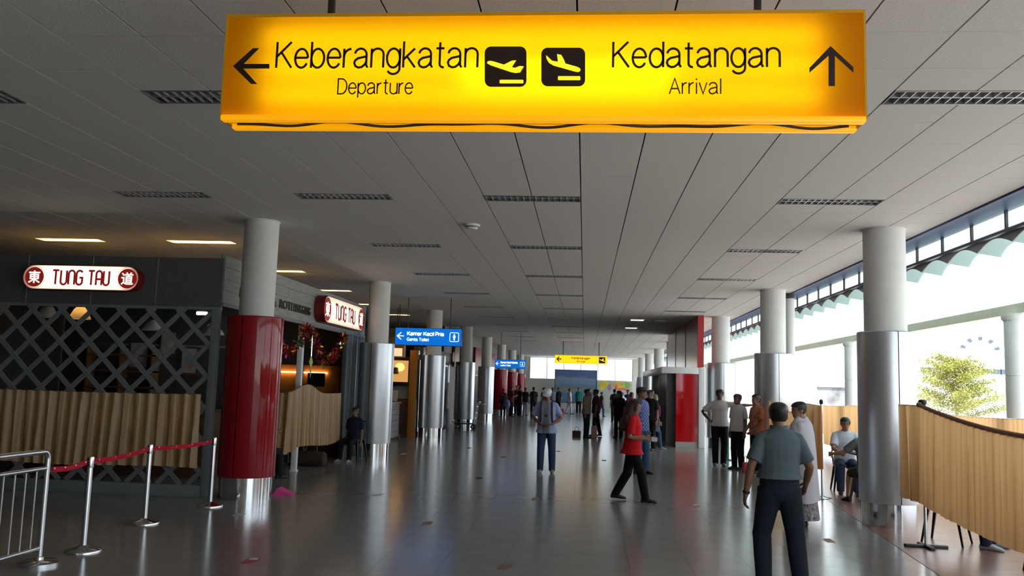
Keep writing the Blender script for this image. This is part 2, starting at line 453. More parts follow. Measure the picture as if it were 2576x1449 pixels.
# ------------------------------------------------------------------ monoline lettering
def arc(cx, cy, rx, ry, a0, a1, n=14):
    return [(cx + rx * math.cos(math.radians(a0 + (a1 - a0) * k / n)), cy + ry * math.sin(math.radians(a0 + (a1 - a0) * k / n))) for k in range(n + 1)]
XH = 0.73
BOWL = arc(0.21, XH / 2, 0.21, XH / 2, 0, 360, 24)
GLY = {
 'K': (0.50, [[(0, 0), (0, 1)], [(0.47, 1), (0.0, 0.42)], [(0.15, 0.60), (0.50, 0)]]),
 'e': (0.42, [[(0.0, 0.385), (0.42, 0.385)], arc(0.21, XH / 2, 0.21, XH / 2, 3, 328, 22)]),
 'b': (0.42, [[(0, 0), (0, 1)], BOWL]), 'd': (0.42, [[(0.42, 0), (0.42, 1)], BOWL]),
 'r': (0.23, [[(0, 0), (0, XH)], arc(0.24, 0.42, 0.24, XH - 0.43, 180, 92, 8)]),
 'a': (0.44, [arc(0.20, 0.50, 0.19, XH - 0.5, 170, 0, 12) + [(0.39, 0.10), (0.44, 0.0)], [(0.39, 0.43), (0.27, 0.40), (0.12, 0.36), (0.03, 0.28), (0.0, 0.18), (0.04, 0.06), (0.14, 0.0), (0.24, 0.02), (0.33, 0.10), (0.39, 0.22)]]),
 'n': (0.39, [[(0, 0), (0, XH)], arc(0.195, 0.50, 0.195, XH - 0.5, 180, 0, 12) + [(0.39, 0)]]),
 'm': (0.64, [[(0, 0), (0, XH)], arc(0.16, 0.52, 0.16, XH - 0.52, 180, 0, 10) + [(0.32, 0)], arc(0.48, 0.52, 0.16, XH - 0.52, 180, 0, 10) + [(0.64, 0)]]),
 'g': (0.42, [BOWL, [(0.42, XH), (0.42, 0.0)] + arc(0.22, -0.03, 0.20, 0.22, 0, -155, 12)]),
 'k': (0.38, [[(0, 0), (0, 1)], [(0.36, XH), (0.0, 0.30)], [(0.11, 0.43), (0.38, 0)]]),
 't': (0.27, [[(0.12, 0.96), (0.12, 0.14)] + arc(0.25, 0.14, 0.13, 0.14, 180, 275, 6), [(0, XH), (0.26, XH)]]),
 'D': (0.50, [[(0, 0), (0, 1), (0.2, 1)] + arc(0.20, 0.5, 0.30, 0.5, 90, -90, 16) + [(0, 0)]]),
 'p': (0.42, [[(0, XH), (0, -0.25)], BOWL]),
 'u': (0.39, [[(0, XH), (0, 0.22)] + arc(0.195, 0.22, 0.195, 0.22, 180, 360, 12) + [(0.39, XH)], [(0.39, XH), (0.39, 0)]]),
 'A': (0.54, [[(0, 0), (0.27, 1), (0.54, 0)], [(0.09, 0.34), (0.45, 0.34)]]),
 'i': (0.0, [[(0, 0), (0, XH)], [(0, 0.90), (0, 1.0)]]), 'l': (0.0, [[(0, 0), (0, 1)]]),
 'v': (0.38, [[(0, XH), (0.19, 0), (0.38, XH)]]),
 'c': (0.38, [arc(0.21, XH / 2, 0.21, XH / 2, 42, 318, 18)]), 'o': (0.42, [BOWL]),
 's': (0.36, [arc(0.18, 0.55, 0.17, 0.18, 20, 180, 8) + [(0.05, 0.45), (0.31, 0.30)] + arc(0.18, 0.18, 0.18, 0.18, 0, -165, 8)]),
 'P': (0.46, [[(0, 0), (0, 1), (0.24, 1)] + arc(0.24, 0.73, 0.22, 0.27, 90, -90, 12) + [(0, 0.46)]]),
 'G': (0.56, [arc(0.28, 0.5, 0.28, 0.5, 48, 300, 20) + [(0.54, 0.12), (0.55, 0.46), (0.30, 0.46)]]),
 'T': (0.50, [[(0, 1), (0.5, 1)], [(0.25, 0), (0.25, 1)]]),
 'W': (0.80, [[(0, 1), (0.2, 0), (0.4, 1), (0.6, 0), (0.8, 1)]]), 'L': (0.42, [[(0, 1), (0, 0), (0.42, 0)]]),
 'U': (0.46, [[(0, 1), (0, 0.22)] + arc(0.23, 0.22, 0.23, 0.22, 180, 360, 12) + [(0.46, 1)]]),
 'N': (0.46, [[(0, 0), (0, 0.78)] + arc(0.23, 0.78, 0.23, 0.22, 180, 0, 12) + [(0.46, 0)]]),
 'R': (0.46, [[(0, 0), (0, 0.78)] + arc(0.23, 0.78, 0.23, 0.22, 180, 0, 12) + [(0.46, 0)], [(0, 0.42), (0.46, 0.42)]]),
 'H': (0.46, [arc(0.23, 0.78, 0.23, 0.22, 25, 180, 10) + [(0, 0.22)] + arc(0.23, 0.22, 0.23, 0.22, 180, 360, 12) + [(0.46, 0.5), (0.23, 0.5)]]),
}
def ribbon(m, pts, w, d, closed=False):
    n = len(pts); L = []; R = []
    P = [Vector((p[0], p[1])) for p in pts]
    for i in range(n):
        a = P[i - 1] if i > 0 else P[i]; b = P[i + 1] if i < n - 1 else P[i]
        if i == 0 and (P[0] - P[-1]).length < 1e-6: a = P[-2]
        if i == n - 1 and (P[0] - P[-1]).length < 1e-6: b = P[1]
        d0 = (P[i] - a).normalized() if (P[i] - a).length > 1e-9 else (b - P[i]).normalized()
        d1 = (b - P[i]).normalized() if (b - P[i]).length > 1e-9 else d0
        t = d0 + d1
        t = t.normalized() if t.length > 0.2 else d0
        nn = Vector((-t.y, t.x)); k = max(0.45, abs(t.dot(d0)))
        L.append(P[i] + nn * (w / 2 / k)); R.append(P[i] - nn * (w / 2 / k))
    for i in range(n - 1):
        q = [L[i], L[i + 1], R[i + 1], R[i]]
        m.add([(c.x, 0, c.y) for c in q] + [(c.x, -d, c.y) for c in q], [(0, 1, 2, 3), (7, 6, 5, 4), (0, 4, 5, 1), (1, 5, 6, 2), (2, 6, 7, 3), (3, 7, 4, 0)])
def stroke_text(body, w, h, weight, depth=0.003, gap=0.115, space=0.26, words=False):
    """letters of cap height h spread over the width w, front at -y, baseline at z = 0"""
    x = 0; items = []; wi = 0
    for ch in body:
        if ch == ' ': x += space; wi += 1; continue
        adv, st = GLY[ch]
        g = gap * (1.25 if adv == 0 else 1)
        if adv == 0: x += gap * 0.25
        items.append((x, st, wi)); x += adv + g
    tot = x - gap
    sx_ = (w - weight) / tot; sz = (h - weight) 
    ms = [M() for _ in range(wi + 1)]
    for x0, st, q in items:
        for s in st:
            ribbon(ms[q], [(weight / 2 + (x0 + a) * sx_, weight / 2 + b * sz) for a, b in s], weight, depth)
    return ms if words else ms[0]

# ------------------------------------------------------------------ big yellow sign
m_yel = translucent('yellow_acrylic', (0.80, 0.40, 0.004), (1.0, 0.53, 0.002), 0.8, 0.3)
m_yelm = mat('yellow_metal', (0.80, 0.42, 0.01), 0.35, var=0.04)
m_tube = mat('white_tube_lamp', (1, 1, 1), 0.5, emit=(1.0, 0.93, 0.80), estr=3.0)
m_ink = mat('black_vinyl', (0.02, 0.008, 0.006), 0.5, var=0.1)
m_rail = mat('rail_added_glow', (0.80, 0.42, 0.01), 0.35, emit=(1.0, 0.40, 0.0), estr=0.42)  # emission stands in for tube light that the tray keeps from the rails
SX0, SX1, SY, SZ0, SZ1 = -2.06, 1.44, 4.5, 3.16, 3.75
sg = thing('hanging_sign', 'big lit yellow sign reading Keberangkatan Departure and Kedatangan Arrival', 'sign', (0, SY, 0))
def sx(px, py): p = on_y(px, py, SY); return (p.x, p.z)
sheet_y = lambda x0, x1, y, z0, z1: M().add([(x0, y, z0), (x1, y, z0), (x1, y, z1), (x0, y, z1)], [(0, 1, 2, 3)])
sheet_y(SX0, SX1, 0.002, SZ0 + 0.02, SZ1).build('front_panel', m_yel, sg, smooth=0, fix=False)
sheet_y(SX0, SX1, 0.197, SZ0 + 0.02, SZ1).build('rear_panel', m_yel, sg, smooth=0, fix=False)
M().add([(SX0, 0, SZ1 + 0.01), (SX1, 0, SZ1 + 0.01), (SX1, 0.2, SZ1 + 0.01), (SX0, 0.2, SZ1 + 0.01)], [(0, 1, 2, 3)]).build('top_panel', m_yel, sg, smooth=0, fix=False)
fr = M().box(SX0, SX1, 0.0, 0.006, SZ1, SZ1 + 0.02).box(SX0, SX1, 0.194, 0.2, SZ1, SZ1 + 0.02).box(SX0 - 0.012, SX0, 0, 0.2, SZ0, SZ1 + 0.02).box(SX1, SX1 + 0.012, 0, 0.2, SZ0, SZ1 + 0.02)
fr.build('case', m_yelm, sg, smooth=0)
M().box(SX0 + 0.001, SX1 - 0.001, 0.092, 0.096, SZ0 + 0.03, SZ1 - 0.002).build('reflector', m_white, sg, smooth=0)
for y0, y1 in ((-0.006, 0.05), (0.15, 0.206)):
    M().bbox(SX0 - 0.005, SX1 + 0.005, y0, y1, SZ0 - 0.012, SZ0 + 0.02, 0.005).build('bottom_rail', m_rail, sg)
M().box(SX0, SX1, 0.05, 0.15, SZ0 + 0.018, SZ0 + 0.024).build('bottom_tray', m_dark, sg, smooth=0)
cb_ = M(); n = 90                                   # loose cable along the tray
cb_.tube([(SX0 + 0.05 + (SX1 - SX0 - 0.1) * k / n, 0.10 + 0.03 * math.sin(k * 0.31), SZ0 - 0.002 + 0.006 * math.sin(k * 0.5)) for k in range(n + 1)], 0.008, 6)
cb_.build('cable', m_dark, sg)
for x0, x1 in ((-1.84, -0.84), (-0.83, 0.21), (0.22, 1.22)):
    for zz in (3.29, 3.46, 3.63):
        M().cyl((x0, 0.080, zz), (x1, 0.080, zz), 0.011, n=10).build('lamp_tube', m_tube, sg)
M().cyl((-0.70, 0.080, 3.40), (0.42, 0.080, 3.40), 0.011, n=10).build('lamp_tube', m_tube, sg)
for px_ in (820, 1915):
    X = on_y(px_, 25, SY).x
    M().bbox(X - 0.018, X + 0.018, 0.082, 0.118, SZ1 + 0.02, ZC, 0.003).build('hanger_rod', m_black, sg)
def sign_text(body, x0, y0, x1, y1, thin):
    a = sx(x0, y1); b = sx(x1, y0); c = sx(x1, y1)
    zb = (a[1] + c[1]) / 2
    stroke_text(body, b[0] - a[0], b[1] - zb, thin, 0.003).build('lettering', m_ink, sg, smooth=0, loc=(a[0], -0.0005, zb))
sign_text('Keberangkatan', 692, 101, 1206, 173, 0.0125)
sign_text('Departure', 848, 197, 1041, 238, 0.0072)
sign_text('Kedatangan', 1539, 101, 1964, 172, 0.0125)
sign_text('Arrival', 1682, 196, 1816, 238, 0.0072)
def sign_poly(pxs, name, mt, y=-0.0035, d=0.003):
    M().prism([sx(*p) for p in pxs], lambda a, b: (a, y, b), (0, d, 0)).build(name, mt, sg, smooth=0)
def z7(l): return [(540 + x / 2.9953, y / 2.9953) for x, y in l]
def z8(l): return [(1340 + x / 2.8622, y / 2.8622) for x, y in l]
sign_poly(z7([(140, 500), (290, 365), (335, 365), (218, 483), (413, 483), (413, 517), (216, 517), (320, 633), (275, 633)]), 'arrow', m_ink)
sign_poly(z8([(2143, 333), (2308, 485), (2308, 522), (2175, 402), (2175, 620), (2130, 620), (2130, 402), (1992, 525), (1992, 490)]), 'arrow', m_ink)
def rrect(x0, y0, x1, y1, r, n=6):
    o = []
    for cx, cy, a in ((x1 - r, y0 + r, -90), (x1 - r, y1 - r, 0), (x0 + r, y1 - r, 90), (x0 + r, y0 + r, 180)):
        for k in range(n + 1):
            t = math.radians(a + 90 * k / n); o.append((cx + r * math.cos(t), cy + r * math.sin(t)))
    return o
sign_poly(z7(rrect(2035, 352, 2350, 655, 48)), 'pictogram_field', m_ink)
sign_poly(z8(rrect(62, 345, 378, 622, 46)), 'pictogram_field', m_ink)
m_pic = mat('yellow_print', (0.9, 0.62, 0.01), 0.5, emit=(1.0, 0.62, 0.01), estr=0.75)
dep = [(2052, 478), (2060, 464), (2080, 461), (2110, 468), (2180, 490), (2240, 460), (2272, 457), (2240, 508), (2262, 514), (2300, 500), (2330, 503), (2302, 548), (2270, 552), (2235, 546), (2080, 494)]
sign_poly(z7(dep), 'plane_pictogram', m_pic, -0.006, 0.0022)
sign_poly(z7(rrect(2148, 604, 2327, 630, 6, 2)), 'runway_bar', m_pic, -0.006, 0.0022)
arr = [(97, 400), (140, 440), (182, 447), (176, 392), (206, 398), (224, 430), (236, 460), (318, 483), (340, 494), (345, 508), (332, 521), (310, 519), (150, 474), (118, 455), (100, 425)]
sign_poly(z8(arr), 'plane_pictogram', m_pic, -0.006, 0.0022)
sign_poly(z8(rrect(182, 551, 343, 579, 6, 2)), 'runway_bar', m_pic, -0.006, 0.0022)

# ------------------------------------------------------------------ coffee shop on the left
m_panel = mat('grey_ribbed_panel', (0.085, 0.092, 0.098), 0.55, var=0.22, scale=6, stretch=(14, 14, 0.6), bump=0.25)
m_plank = mat('whitewashed_plank', (0.30, 0.30, 0.29), 0.55, var=0.22, scale=5, stretch=(10, 0.6, 12), bump=0.1)
m_strip = mat('aluminium_strip', (0.6, 0.62, 0.64), 0.3, 0.9, var=0.02)
m_lat = mat('grey_lattice_paint', (0.17, 0.185, 0.195), 0.5, var=0.06)
m_curtain = translucent('gold_satin', (0.58, 0.38, 0.19), (0.62, 0.36, 0.15), 0.30, 0.38)
m_shopwall = mat('shop_inner_wall', (0.06, 0.055, 0.05), 0.6, var=0.15)
YF, XS = 12.0, -5.3                               # front and side faces of the shop
fa = thing('shop_fascia', 'dark grey ribbed fascia above the lattice screen', 'fascia', (0, YF, 0))
edges = [-9.9, -9.32, -8.31, -7.30, -6.30, -5.30]
for a, b in zip(edges, edges[1:]):
    M().box(a + 0.006, b - 0.006, 0, 0.05, 2.72, 3.44).build('panel', m_panel, fa, smooth=0)
for a in edges[1:-1]:
    M().box(a - 0.006, a + 0.006, -0.004, 0.05, 2.72, 3.44).build('joint_strip', m_strip, fa, smooth=0)
M().box(-9.9, -5.3, -0.01, 0.06, 2.68, 2.72).build('lower_trim', m_lat, fa, smooth=0)
fs = thing('shop_fascia', 'pale grey planked fascia along the side of the coffee shop', 'fascia', (XS, 0, 0))
ys = [12.05, 14.8, 17.4, 20.2]
for a, b in zip(ys, ys[1:]):
    for k in range(4):
        z0 = 2.80 + 0.175 * k
        M().box(-0.05, 0.0 + 0.004 * (k % 2), a + 0.004, b - 0.004, z0 + 0.002, z0 + 0.173).build('plank', m_plank, fs, smooth=0)
M().box(-0.07, 0.015, 12.05, 20.2, 2.74, 2.80).build('lower_trim', m_lat, fs, smooth=0)
M().box(-0.06, -0.05, 12.05, 20.2, 2.74, 3.5).build('backing', m_dark, fs, smooth=0)
t = thing('wall_lettering', 'black raised letters KOPI AND ROTI PANGGANG on the planked fascia', 'lettering', (XS + 0.006, 0, 0))
for part, y0, y1 in (('KOPI', 12.62, 13.72), ('&', 13.92, 14.2), ('ROTI', 14.34, 14.98), ('PANGGANG', 15.06, 16.02)):
    me = text_mesh(part, y1 - y0, 0.155, 0.012, bold=0.02)
    link('letters', me, m_ink, t, loc=(0, y0, 2.93), rot=(0, 0, PI / 2))

# lattice screen
ls = thing('lattice_screen', 'grey diagonal lattice screen across the coffee shop front', 'lattice screen', (0, YF, 0))
LX0, LX1, LZ0, LZ1 = -9.75, -5.42, 0.17, 2.69
M().bbox(LX1, LX1 + 0.12, -0.03, 0.05, 0, 2.69, 0.006).build('post', m_lat, ls)
M().bbox(LX0 - 0.1, LX0, -0.03, 0.05, 0, 2.69, 0.006).build('post', m_lat, ls)
M().bbox(LX0, LX1, -0.04, 0.05, 0, 0.17, 0.006).build('plinth', m_lat, ls)
n0 = on_y(150, 856, YF)
HP = 0.228
def clip_slat(sgn, c):
    # line z = sgn*(x - c); inside the frame
    pts = []
    for x in (LX0, LX1):
        z = sgn * (x - c)
        if LZ0 <= z <= LZ1: pts.append((x, z))
    for z in (LZ0, LZ1):
        x = c + z / sgn
        if LX0 <= x <= LX1: pts.append((x, z))
    if len(pts) < 2: return None
    pts.sort(); return pts[0], pts[-1]
for sgn in (1, -1):
    c0 = n0.x - n0.z / sgn
    for k in range(-30, 31):
        q = clip_slat(sgn, c0 + k * 2 * HP)
        if not q or abs(q[1][0] - q[0][0]) < 0.1: continue
        (xa, za), (xb, zb) = q
        d = Vector((xb - xa, zb - za)).normalized(); nrm = Vector((-d.y, d.x)) * 0.034
        a = Vector((xa, za)); b = Vector((xb, zb))
        o = [a + nrm, a - nrm, b - nrm, b + nrm]
        y0 = -0.022 if sgn < 0 else 0.0
        M().prism([tuple(p) for p in o], lambda u, v: (u, y0, v), (0, 0.02, 0)).build('slat', m_lat, ls, smooth=0)

def curtain(name, label, path, ztop, zbot, period=0.105, amp=0.028, m=None, group='gold curtains', wire=True, seed=1, hem=None, tw=0.006):
    rnd = random.Random(seed)
    seg = [0]
    P = [Vector(p) for p in path]
    for a, b in zip(P, P[1:]): seg.append(seg[-1] + (b - a).length)
    L = seg[-1]; n = int(L / period * 10); V = 12
    th = thing(name, label, 'curtain', (P[0].x, P[0].y, 0), group=group)
    ph = 0; rows = []; org = Vector((P[0].x, P[0].y))
    a1, a2 = rnd.uniform(0, 6), rnd.uniform(0, 6)
    for i in range(n + 1):
        s = L * i / n
        k = max(j for j in range(len(seg) - 1) if seg[j] <= s + 1e-9)
        t = (s - seg[k]) / (seg[k + 1] - seg[k]); p = P[k].lerp(P[k + 1], t)
        d = (P[k + 1] - P[k]).normalized(); nn = Vector((d.y, -d.x))
        w = 2 * PI * s / period + 0.9 * math.sin(s * 2.1 + a1)
        r = []
        for j in range(V + 1):
            v = j / V; zt, zb = ztop(s / L), zbot(s / L) + 0.008 * math.sin(w + 1)
            A = amp * (0.55 + 0.5 * v)
            off = A * math.sin(w + 0.25 * math.sin(3 * v + s)) + 0.25 * A * math.sin(2.3 * w + a2)
            sl = 0.02 * v * math.sin(s * 3 + a2)
            q = p + nn * off + d * (0.3 * A * math.cos(2 * w) + sl) - org
            r.append((q.x, q.y, zt + (zb - zt) * v))
        rows.append(r)
    c = M(); vs = [q for r in rows for q in r]; H = V + 1
    c.add(vs, [(i * H + j, (i + 1) * H + j, (i + 1) * H + j + 1, i * H + j + 1) for i in range(n) for j in range(V)])
    c.build('cloth', m or m_curtain, th, smooth=75, fix=False)
    if hem:
        hb = M(); k = 40
        hb.tube([(P[0].lerp(P[-1], i / k) - org).to_3d() + Vector((0, 0, ztop(i / k) - 0.012)) for i in range(k + 1)] if len(P) == 2 else [(p - org).to_3d() + Vector((0, 0, ztop(seg[i] / L) - 0.012)) for i, p in enumerate(P)], 0.022, 8)
        hb.build('top_hem', hem, th)
    if wire:
        k = 30
        pts = []
        for i in range(k + 1):
            s = L * i / k; q = max(j for j in range(len(seg) - 1) if seg[j] <= s + 1e-9)
            pts.append((P[q].lerp(P[q + 1], (s - seg[q]) / (seg[q + 1] - seg[q])) - org).to_3d() + Vector((0, 0, ztop(s / L) - 0.004)))
        M().tube(pts, tw, 6).build('wire', m_steel, th)
    return th
curtain('curtain', 'long gold curtain strung along the lattice screen', [(-9.6, 11.88), (-5.46, 11.88)], lambda t: 1.46 - 0.02 * math.sin(PI * t), lambda t: 0.42 + 0.015 * math.sin(9 * t), period=0.168, amp=0.046, seed=3)

# lit signs, stadium shaped
m_signface = translucent('cream_acrylic', (0.85, 0.82, 0.72), (1.0, 0.93, 0.78), 0.85)
m_maroon = mat('maroon_paint', (0.17, 0.008, 0.01), 0.35, var=0.05)
m_mlet = mat('maroon_vinyl', (0.23, 0.012, 0.012), 0.45, emit=(0.14, 0.006, 0.005), estr=0.6)
m_lampw = mat('sign_lamp', (1, 1, 1), 0.5, emit=(1.0, 0.99, 0.90), estr=5.2)
m_gly = mat('cream_print', (0.9, 0.85, 0.72), 0.5, emit=(1.0, 0.92, 0.76), estr=0.8)
def stadium(w, h, ins=0.0, n=14):
    r = h / 2 - ins; c = w / 2 - h / 2; o = []
    for k in range(n + 1):
        t = -PI / 2 + PI * k / n; o.append((c + r * math.cos(t), r * math.sin(t)))
    for k in range(n + 1):
        t = PI / 2 + PI * k / n; o.append((-c + r * math.cos(t), r * math.sin(t)))
    return o
def shop_sign(label, loc, rz, w, h, dep):
    s = thing('shop_sign', label, 'sign', loc, rz, group='stadium shaped lit shop signs')
    o = stadium(w, h); i = stadium(w, h, 0.012); n = len(o)
    m = M()
    for k in range(n):
        k2 = (k + 1) % n
        (a, b), (c, d) = o[k], o[k2]; (e, f), (g, q) = i[k], i[k2]
        m.add([(a, -dep, b), (c, -dep, d), (c, 0, d), (a, 0, b), (e, -dep, f), (g, -dep, q), (g, -0.005, q), (e, -0.005, f)], [(0, 1, 2, 3), (0, 4, 5, 1), (4, 7, 6, 5)])
    m.add([(a, 0, b) for a, b in o], [tuple(range(n))])
    m.build('case', m_maroon, s, smooth=50)
    so_ = stadium(w, h, 0.011); M().add([(a, -dep + 0.012, b) for a, b in so_], [tuple(range(len(so_)))]).build('face', m_signface, s, smooth=0, fix=False)
    M().prism(stadium(w - 0.05, h - 0.05, 0.0), lambda a, b: (a, -0.012, b), (0, 0.004, 0)).build('reflector', m_white, s, smooth=0)
    for zz in (-0.07, 0.07):
        M().cyl((-w / 2 + 0.16, -0.05, zz), (w / 2 - 0.16, -0.05, zz), 0.010, n=8).build('lamp_tube', m_lampw, s)
    y = -dep + 0.011
    for cx, ch in ((-w / 2 + h / 2, '\u6771'), (w / 2 - h / 2, '\u9053')):
        R = h / 2 - 0.04
        ring = [(cx + (h / 2 - 0.022) * math.cos(2 * PI * k / 40), (h / 2 - 0.022) * math.sin(2 * PI * k / 40)) for k in range(41)]
        rm = M(); ribbon(rm, ring, 0.004, 0.002); rm.build('outline_ring', m_mlet, s, smooth=0, loc=(0, y, 0))
        d = M().prism([(cx + R * math.cos(2 * PI * k / 36), R * math.sin(2 * PI * k / 36)) for k in range(36)], lambda a, b: (a, y - 0.003, b), (0, 0.003, 0)).build('roundel', m_mlet, s, smooth=0)
        g = R * 1.28
        link('character', text_mesh(ch, g, g, 0.003, bold=0.016), m_gly, d, loc=(cx - g / 2, y - 0.0035, -g / 2))
    hh = h * 0.64; ww = w * 0.50
    for word, f0, f1 in (('TUNG', 0.0, 0.545), ('TRU', 0.615, 1.0)):
        stroke_text(word, ww * (f1 - f0), hh, 0.030 * w / 1.8, 0.003, gap=0.16).build('lettering', m_mlet, s, smooth=0, loc=(-ww / 2 + f0 * ww, y, -hh / 2))
    return s
GLY['G'] = GLY['H']
shop_sign('long lit coffee shop sign on the dark fascia above the lattice', (-7.385, YF - 0.005, 3.095), 0, 1.80, 0.37, 0.16)
shop_sign('lit coffee shop sign on the planked side fascia beside the silver column', (XS + 0.01, 17.78, 3.11), PI / 2, 3.1, 0.54, 0.20)
GLY['G'] = (0.56, [arc(0.28, 0.5, 0.28, 0.5, 48, 300, 20) + [(0.54, 0.12), (0.55, 0.46), (0.30, 0.46)]])

# shop body: partition, inner block, roof
tag(M().box(-12.9, -5.35, 20.2, 20.3, 0, 3.5).build('wall_partition', m_panel, smooth=0), 'grey panelled end partition of the coffee shop', kind='structure')
tag(M().box(-12.9, -9.9, 12.0, 12.1, 0, 3.44).build('wall_shop', m_panel, smooth=0), 'grey shop wall beyond the lattice screen', kind='structure')
tag(M().box(-12.9, -5.36, 12.06, 20.2, 3.40, 3.44).build('ceiling_shop', mat('shop_lid', (0.34, 0.30, 0.24), 0.7, var=0.1), smooth=0), 'dark lid over the coffee shop', kind='structure')
kb = thing('kitchen_block', 'dark kitchen wall inside the coffee shop behind the lattice', 'kitchen', (0, 15.6, 0))
M().box(-9.6, -6.35, 0, 0.1, 0, 3.39).build('wall_panel', m_shopwall, kb, smooth=0)
M().box(-9.6, -6.35, -0.012, 0, 2.25, 2.29).build('ledge', m_strip, kb, smooth=0)
def picture(x, z, w, h, label, art):
    p = thing('framed_picture', label, 'picture', (x, 15.59, z), group='framed pictures in the coffee shop')
    f = M().box(-w / 2, w / 2, -0.03, 0, -h / 2, -h / 2 + 0.03).box(-w / 2, w / 2, -0.03, 0, h / 2 - 0.03, h / 2).box(-w / 2, -w / 2 + 0.03, -0.03, 0, -h / 2 + 0.03, h / 2 - 0.03).box(w / 2 - 0.03, w / 2, -0.03, 0, -h / 2 + 0.03, h / 2 - 0.03)
    f.build('frame', m_dark, p, smooth=0)
    M().box(-w / 2 + 0.03, w / 2 - 0.03, -0.012, -0.002, -h / 2 + 0.03, h / 2 - 0.03).build('print', mat('pale_print', (0.42, 0.41, 0.39), 0.5, var=0.25, scale=9), p, smooth=0)
    M().box(-w / 2 + 0.04, w / 2 - 0.04, -0.016, -0.012, -h / 2 + 0.035, -h / 2 + 0.06).build('red_band', mat('maroon_band', (0.22, 0.012, 0.012), 0.5, var=0.05), p, smooth=0)
    M().ball((0.02, -0.014, -0.02), (w * 0.22, 0.006, h * 0.2), 16, 8).build('printed_motif', art, p)
picture(-8.42, 2.06, 0.40, 0.55, 'framed print of a white cup behind the lattice', mat('cup_print', (0.75, 0.74, 0.72), 0.5, var=0.05))
picture(-7.85, 2.30, 0.36, 0.50, 'pale framed print hung higher between two others', mat('pale_motif', (0.55, 0.54, 0.5), 0.5, var=0.1))
picture(-7.42, 1.98, 0.36, 0.55, 'framed print of golden toast behind the lattice', mat('toast_print', (0.55, 0.27, 0.05), 0.5, var=0.15))
def pendant(px, py, Y, lit, label, r=0.17, h=0.22):
    p = on_y(px, py, Y)
    L = thing('pendant_lamp', label, 'lamp', (p.x, p.y, 3.40), group='pendant lamps in the coffee shop')
    z = p.z - 3.40
    sh = translucent('lit_shade', (0.75, 0.68, 0.55), (0.9, 0.75, 0.5), 0.6) if lit else mat('white_shade', (0.55, 0.55, 0.55), 0.4, var=0.03)
    M().lathe([(0.03, z + h / 2), (0.055, z + h * 0.45), (0.10, z + h * 0.2), (r * 0.92, z - h * 0.3), (r, z - h / 2), (r - 0.008, z - h / 2), (r * 0.9, z - h * 0.3), (0.09, z + h * 0.2), (0.02, z + h * 0.42)], n=28).build('shade', sh, L)
    M().cyl((0, 0, z + h / 2), (0, 0, 0), 0.006, n=6).build('cord', m_black, L)
    if lit: M().ball((0, 0, z - 0.01), 0.035).build('bulb', mat('warm_bulb', (1, 0.8, 0.5), 0.5, emit=(1, 0.72, 0.35), estr=14), L)
pendant(120, 782, 13.6, False, 'grey bell pendant lamp behind the lattice, left of the lit one')
pendant(202, 786, 13.4, True, 'glowing cream pendant lamp behind the lattice')
pendant(535, 828, 14.0, False, 'dim white cone pendant lamp near the lattice corner', 0.2, 0.2)
pendant(385, 818, 14.2, False, 'dim white cone pendant lamp in front of the framed prints', 0.18, 0.18)
dl = thing('batten_light', 'short bright white batten light behind the lattice corner', 'lamp', tuple(on_y(508, 788, 14.6)))
M().cyl((-0.09, 0, 0), (0.09, 0, 0.0), 0.03, n=12).build('tube', mat('white_led', (1, 1, 1), 0.5, emit=(1, 1, 1), estr=6), dl)
M().box(-0.10, 0.10, -0.015, 0.015, 0.025, 3.40 - on_y(508, 788, 14.6).z).build('bracket', m_dark, dl, smooth=0)
ct = thing('shop_counter', 'long counter behind the lattice with tableware on it', 'counter', (-9.85, 14.2, 0))
M().bbox(0, 3.6, 0, 0.6, 0, 1.12, 0.01).build('body', mat('brown_counter', (0.10, 0.055, 0.03), 0.5, var=0.2), ct)
M().bbox(-0.03, 3.63, -0.03, 0.63, 1.12, 1.16, 0.008).build('top', m_dark, ct)
def small(name, label, cat, px, py, Y, w, h, mt, kind='box'):
    p = on_y(px, py, Y); o = thing(name, label, cat, (p.x, p.y, 1.16))
    if kind == 'box':
        M().bbox(-w / 2, w / 2, -w / 2, w / 2, 0, h, 0.012).build('body', mt, o)
        M().bbox(-w / 2 - 0.006, w / 2 + 0.006, -w / 2 - 0.006, w / 2 + 0.006, h, h + 0.02, 0.006).build('lid', mt, o)
    else:
        M().lathe([(w * 0.4, 0), (w * 0.5, 0.02), (w * 0.5, h * 0.8), (w * 0.2, h * 0.95), (w * 0.2, h)], n=20).build('body', mt, o)
        M().lathe([(w * 0.22, h), (w * 0.22, h + 0.03)], n=16).build('lid', m_dark, o)
small('storage_box', 'bright red box on the shop counter', 'box', 405, 942, 14.4, 0.14, 0.15, mat('red_plastic', (0.7, 0.04, 0.02), 0.4, var=0.05))
small('jar', 'purple jar on the shop counter', 'jar', 252, 932, 14.5, 0.2, 0.28, mat('purple_glass', (0.09, 0.04, 0.34), 0.25, var=0.1), 'jar')
small('storage_box', 'white box at the end of the shop counter', 'box', 350, 970, 14.3, 0.26, 0.10, m_white)
small('jar', 'clear glass jar beside the wooden shelf', 'jar', 80, 965, 14.3, 0.22, 0.2, mat('pale_glass', (0.35, 0.42, 0.43), 0.15, var=0.1), 'jar')
sh = thing('wall_shelf', 'brown lit shelf unit inside the coffee shop', 'shelf', (-9.3, 15.3, 0))
for z in (1.45, 1.75, 2.05): M().box(0, 1.3, 0, 0.27, z, z + 0.03).build('board', mat('brown_wood', (0.20, 0.10, 0.04), 0.5, var=0.2, stretch=(1, 8, 8)), sh, smooth=0)
for x in (0, 0.65, 1.27): M().box(x, x + 0.03, 0, 0.27, 0, 2.2).build('upright', MATS['brown_wood'], sh, smooth=0)

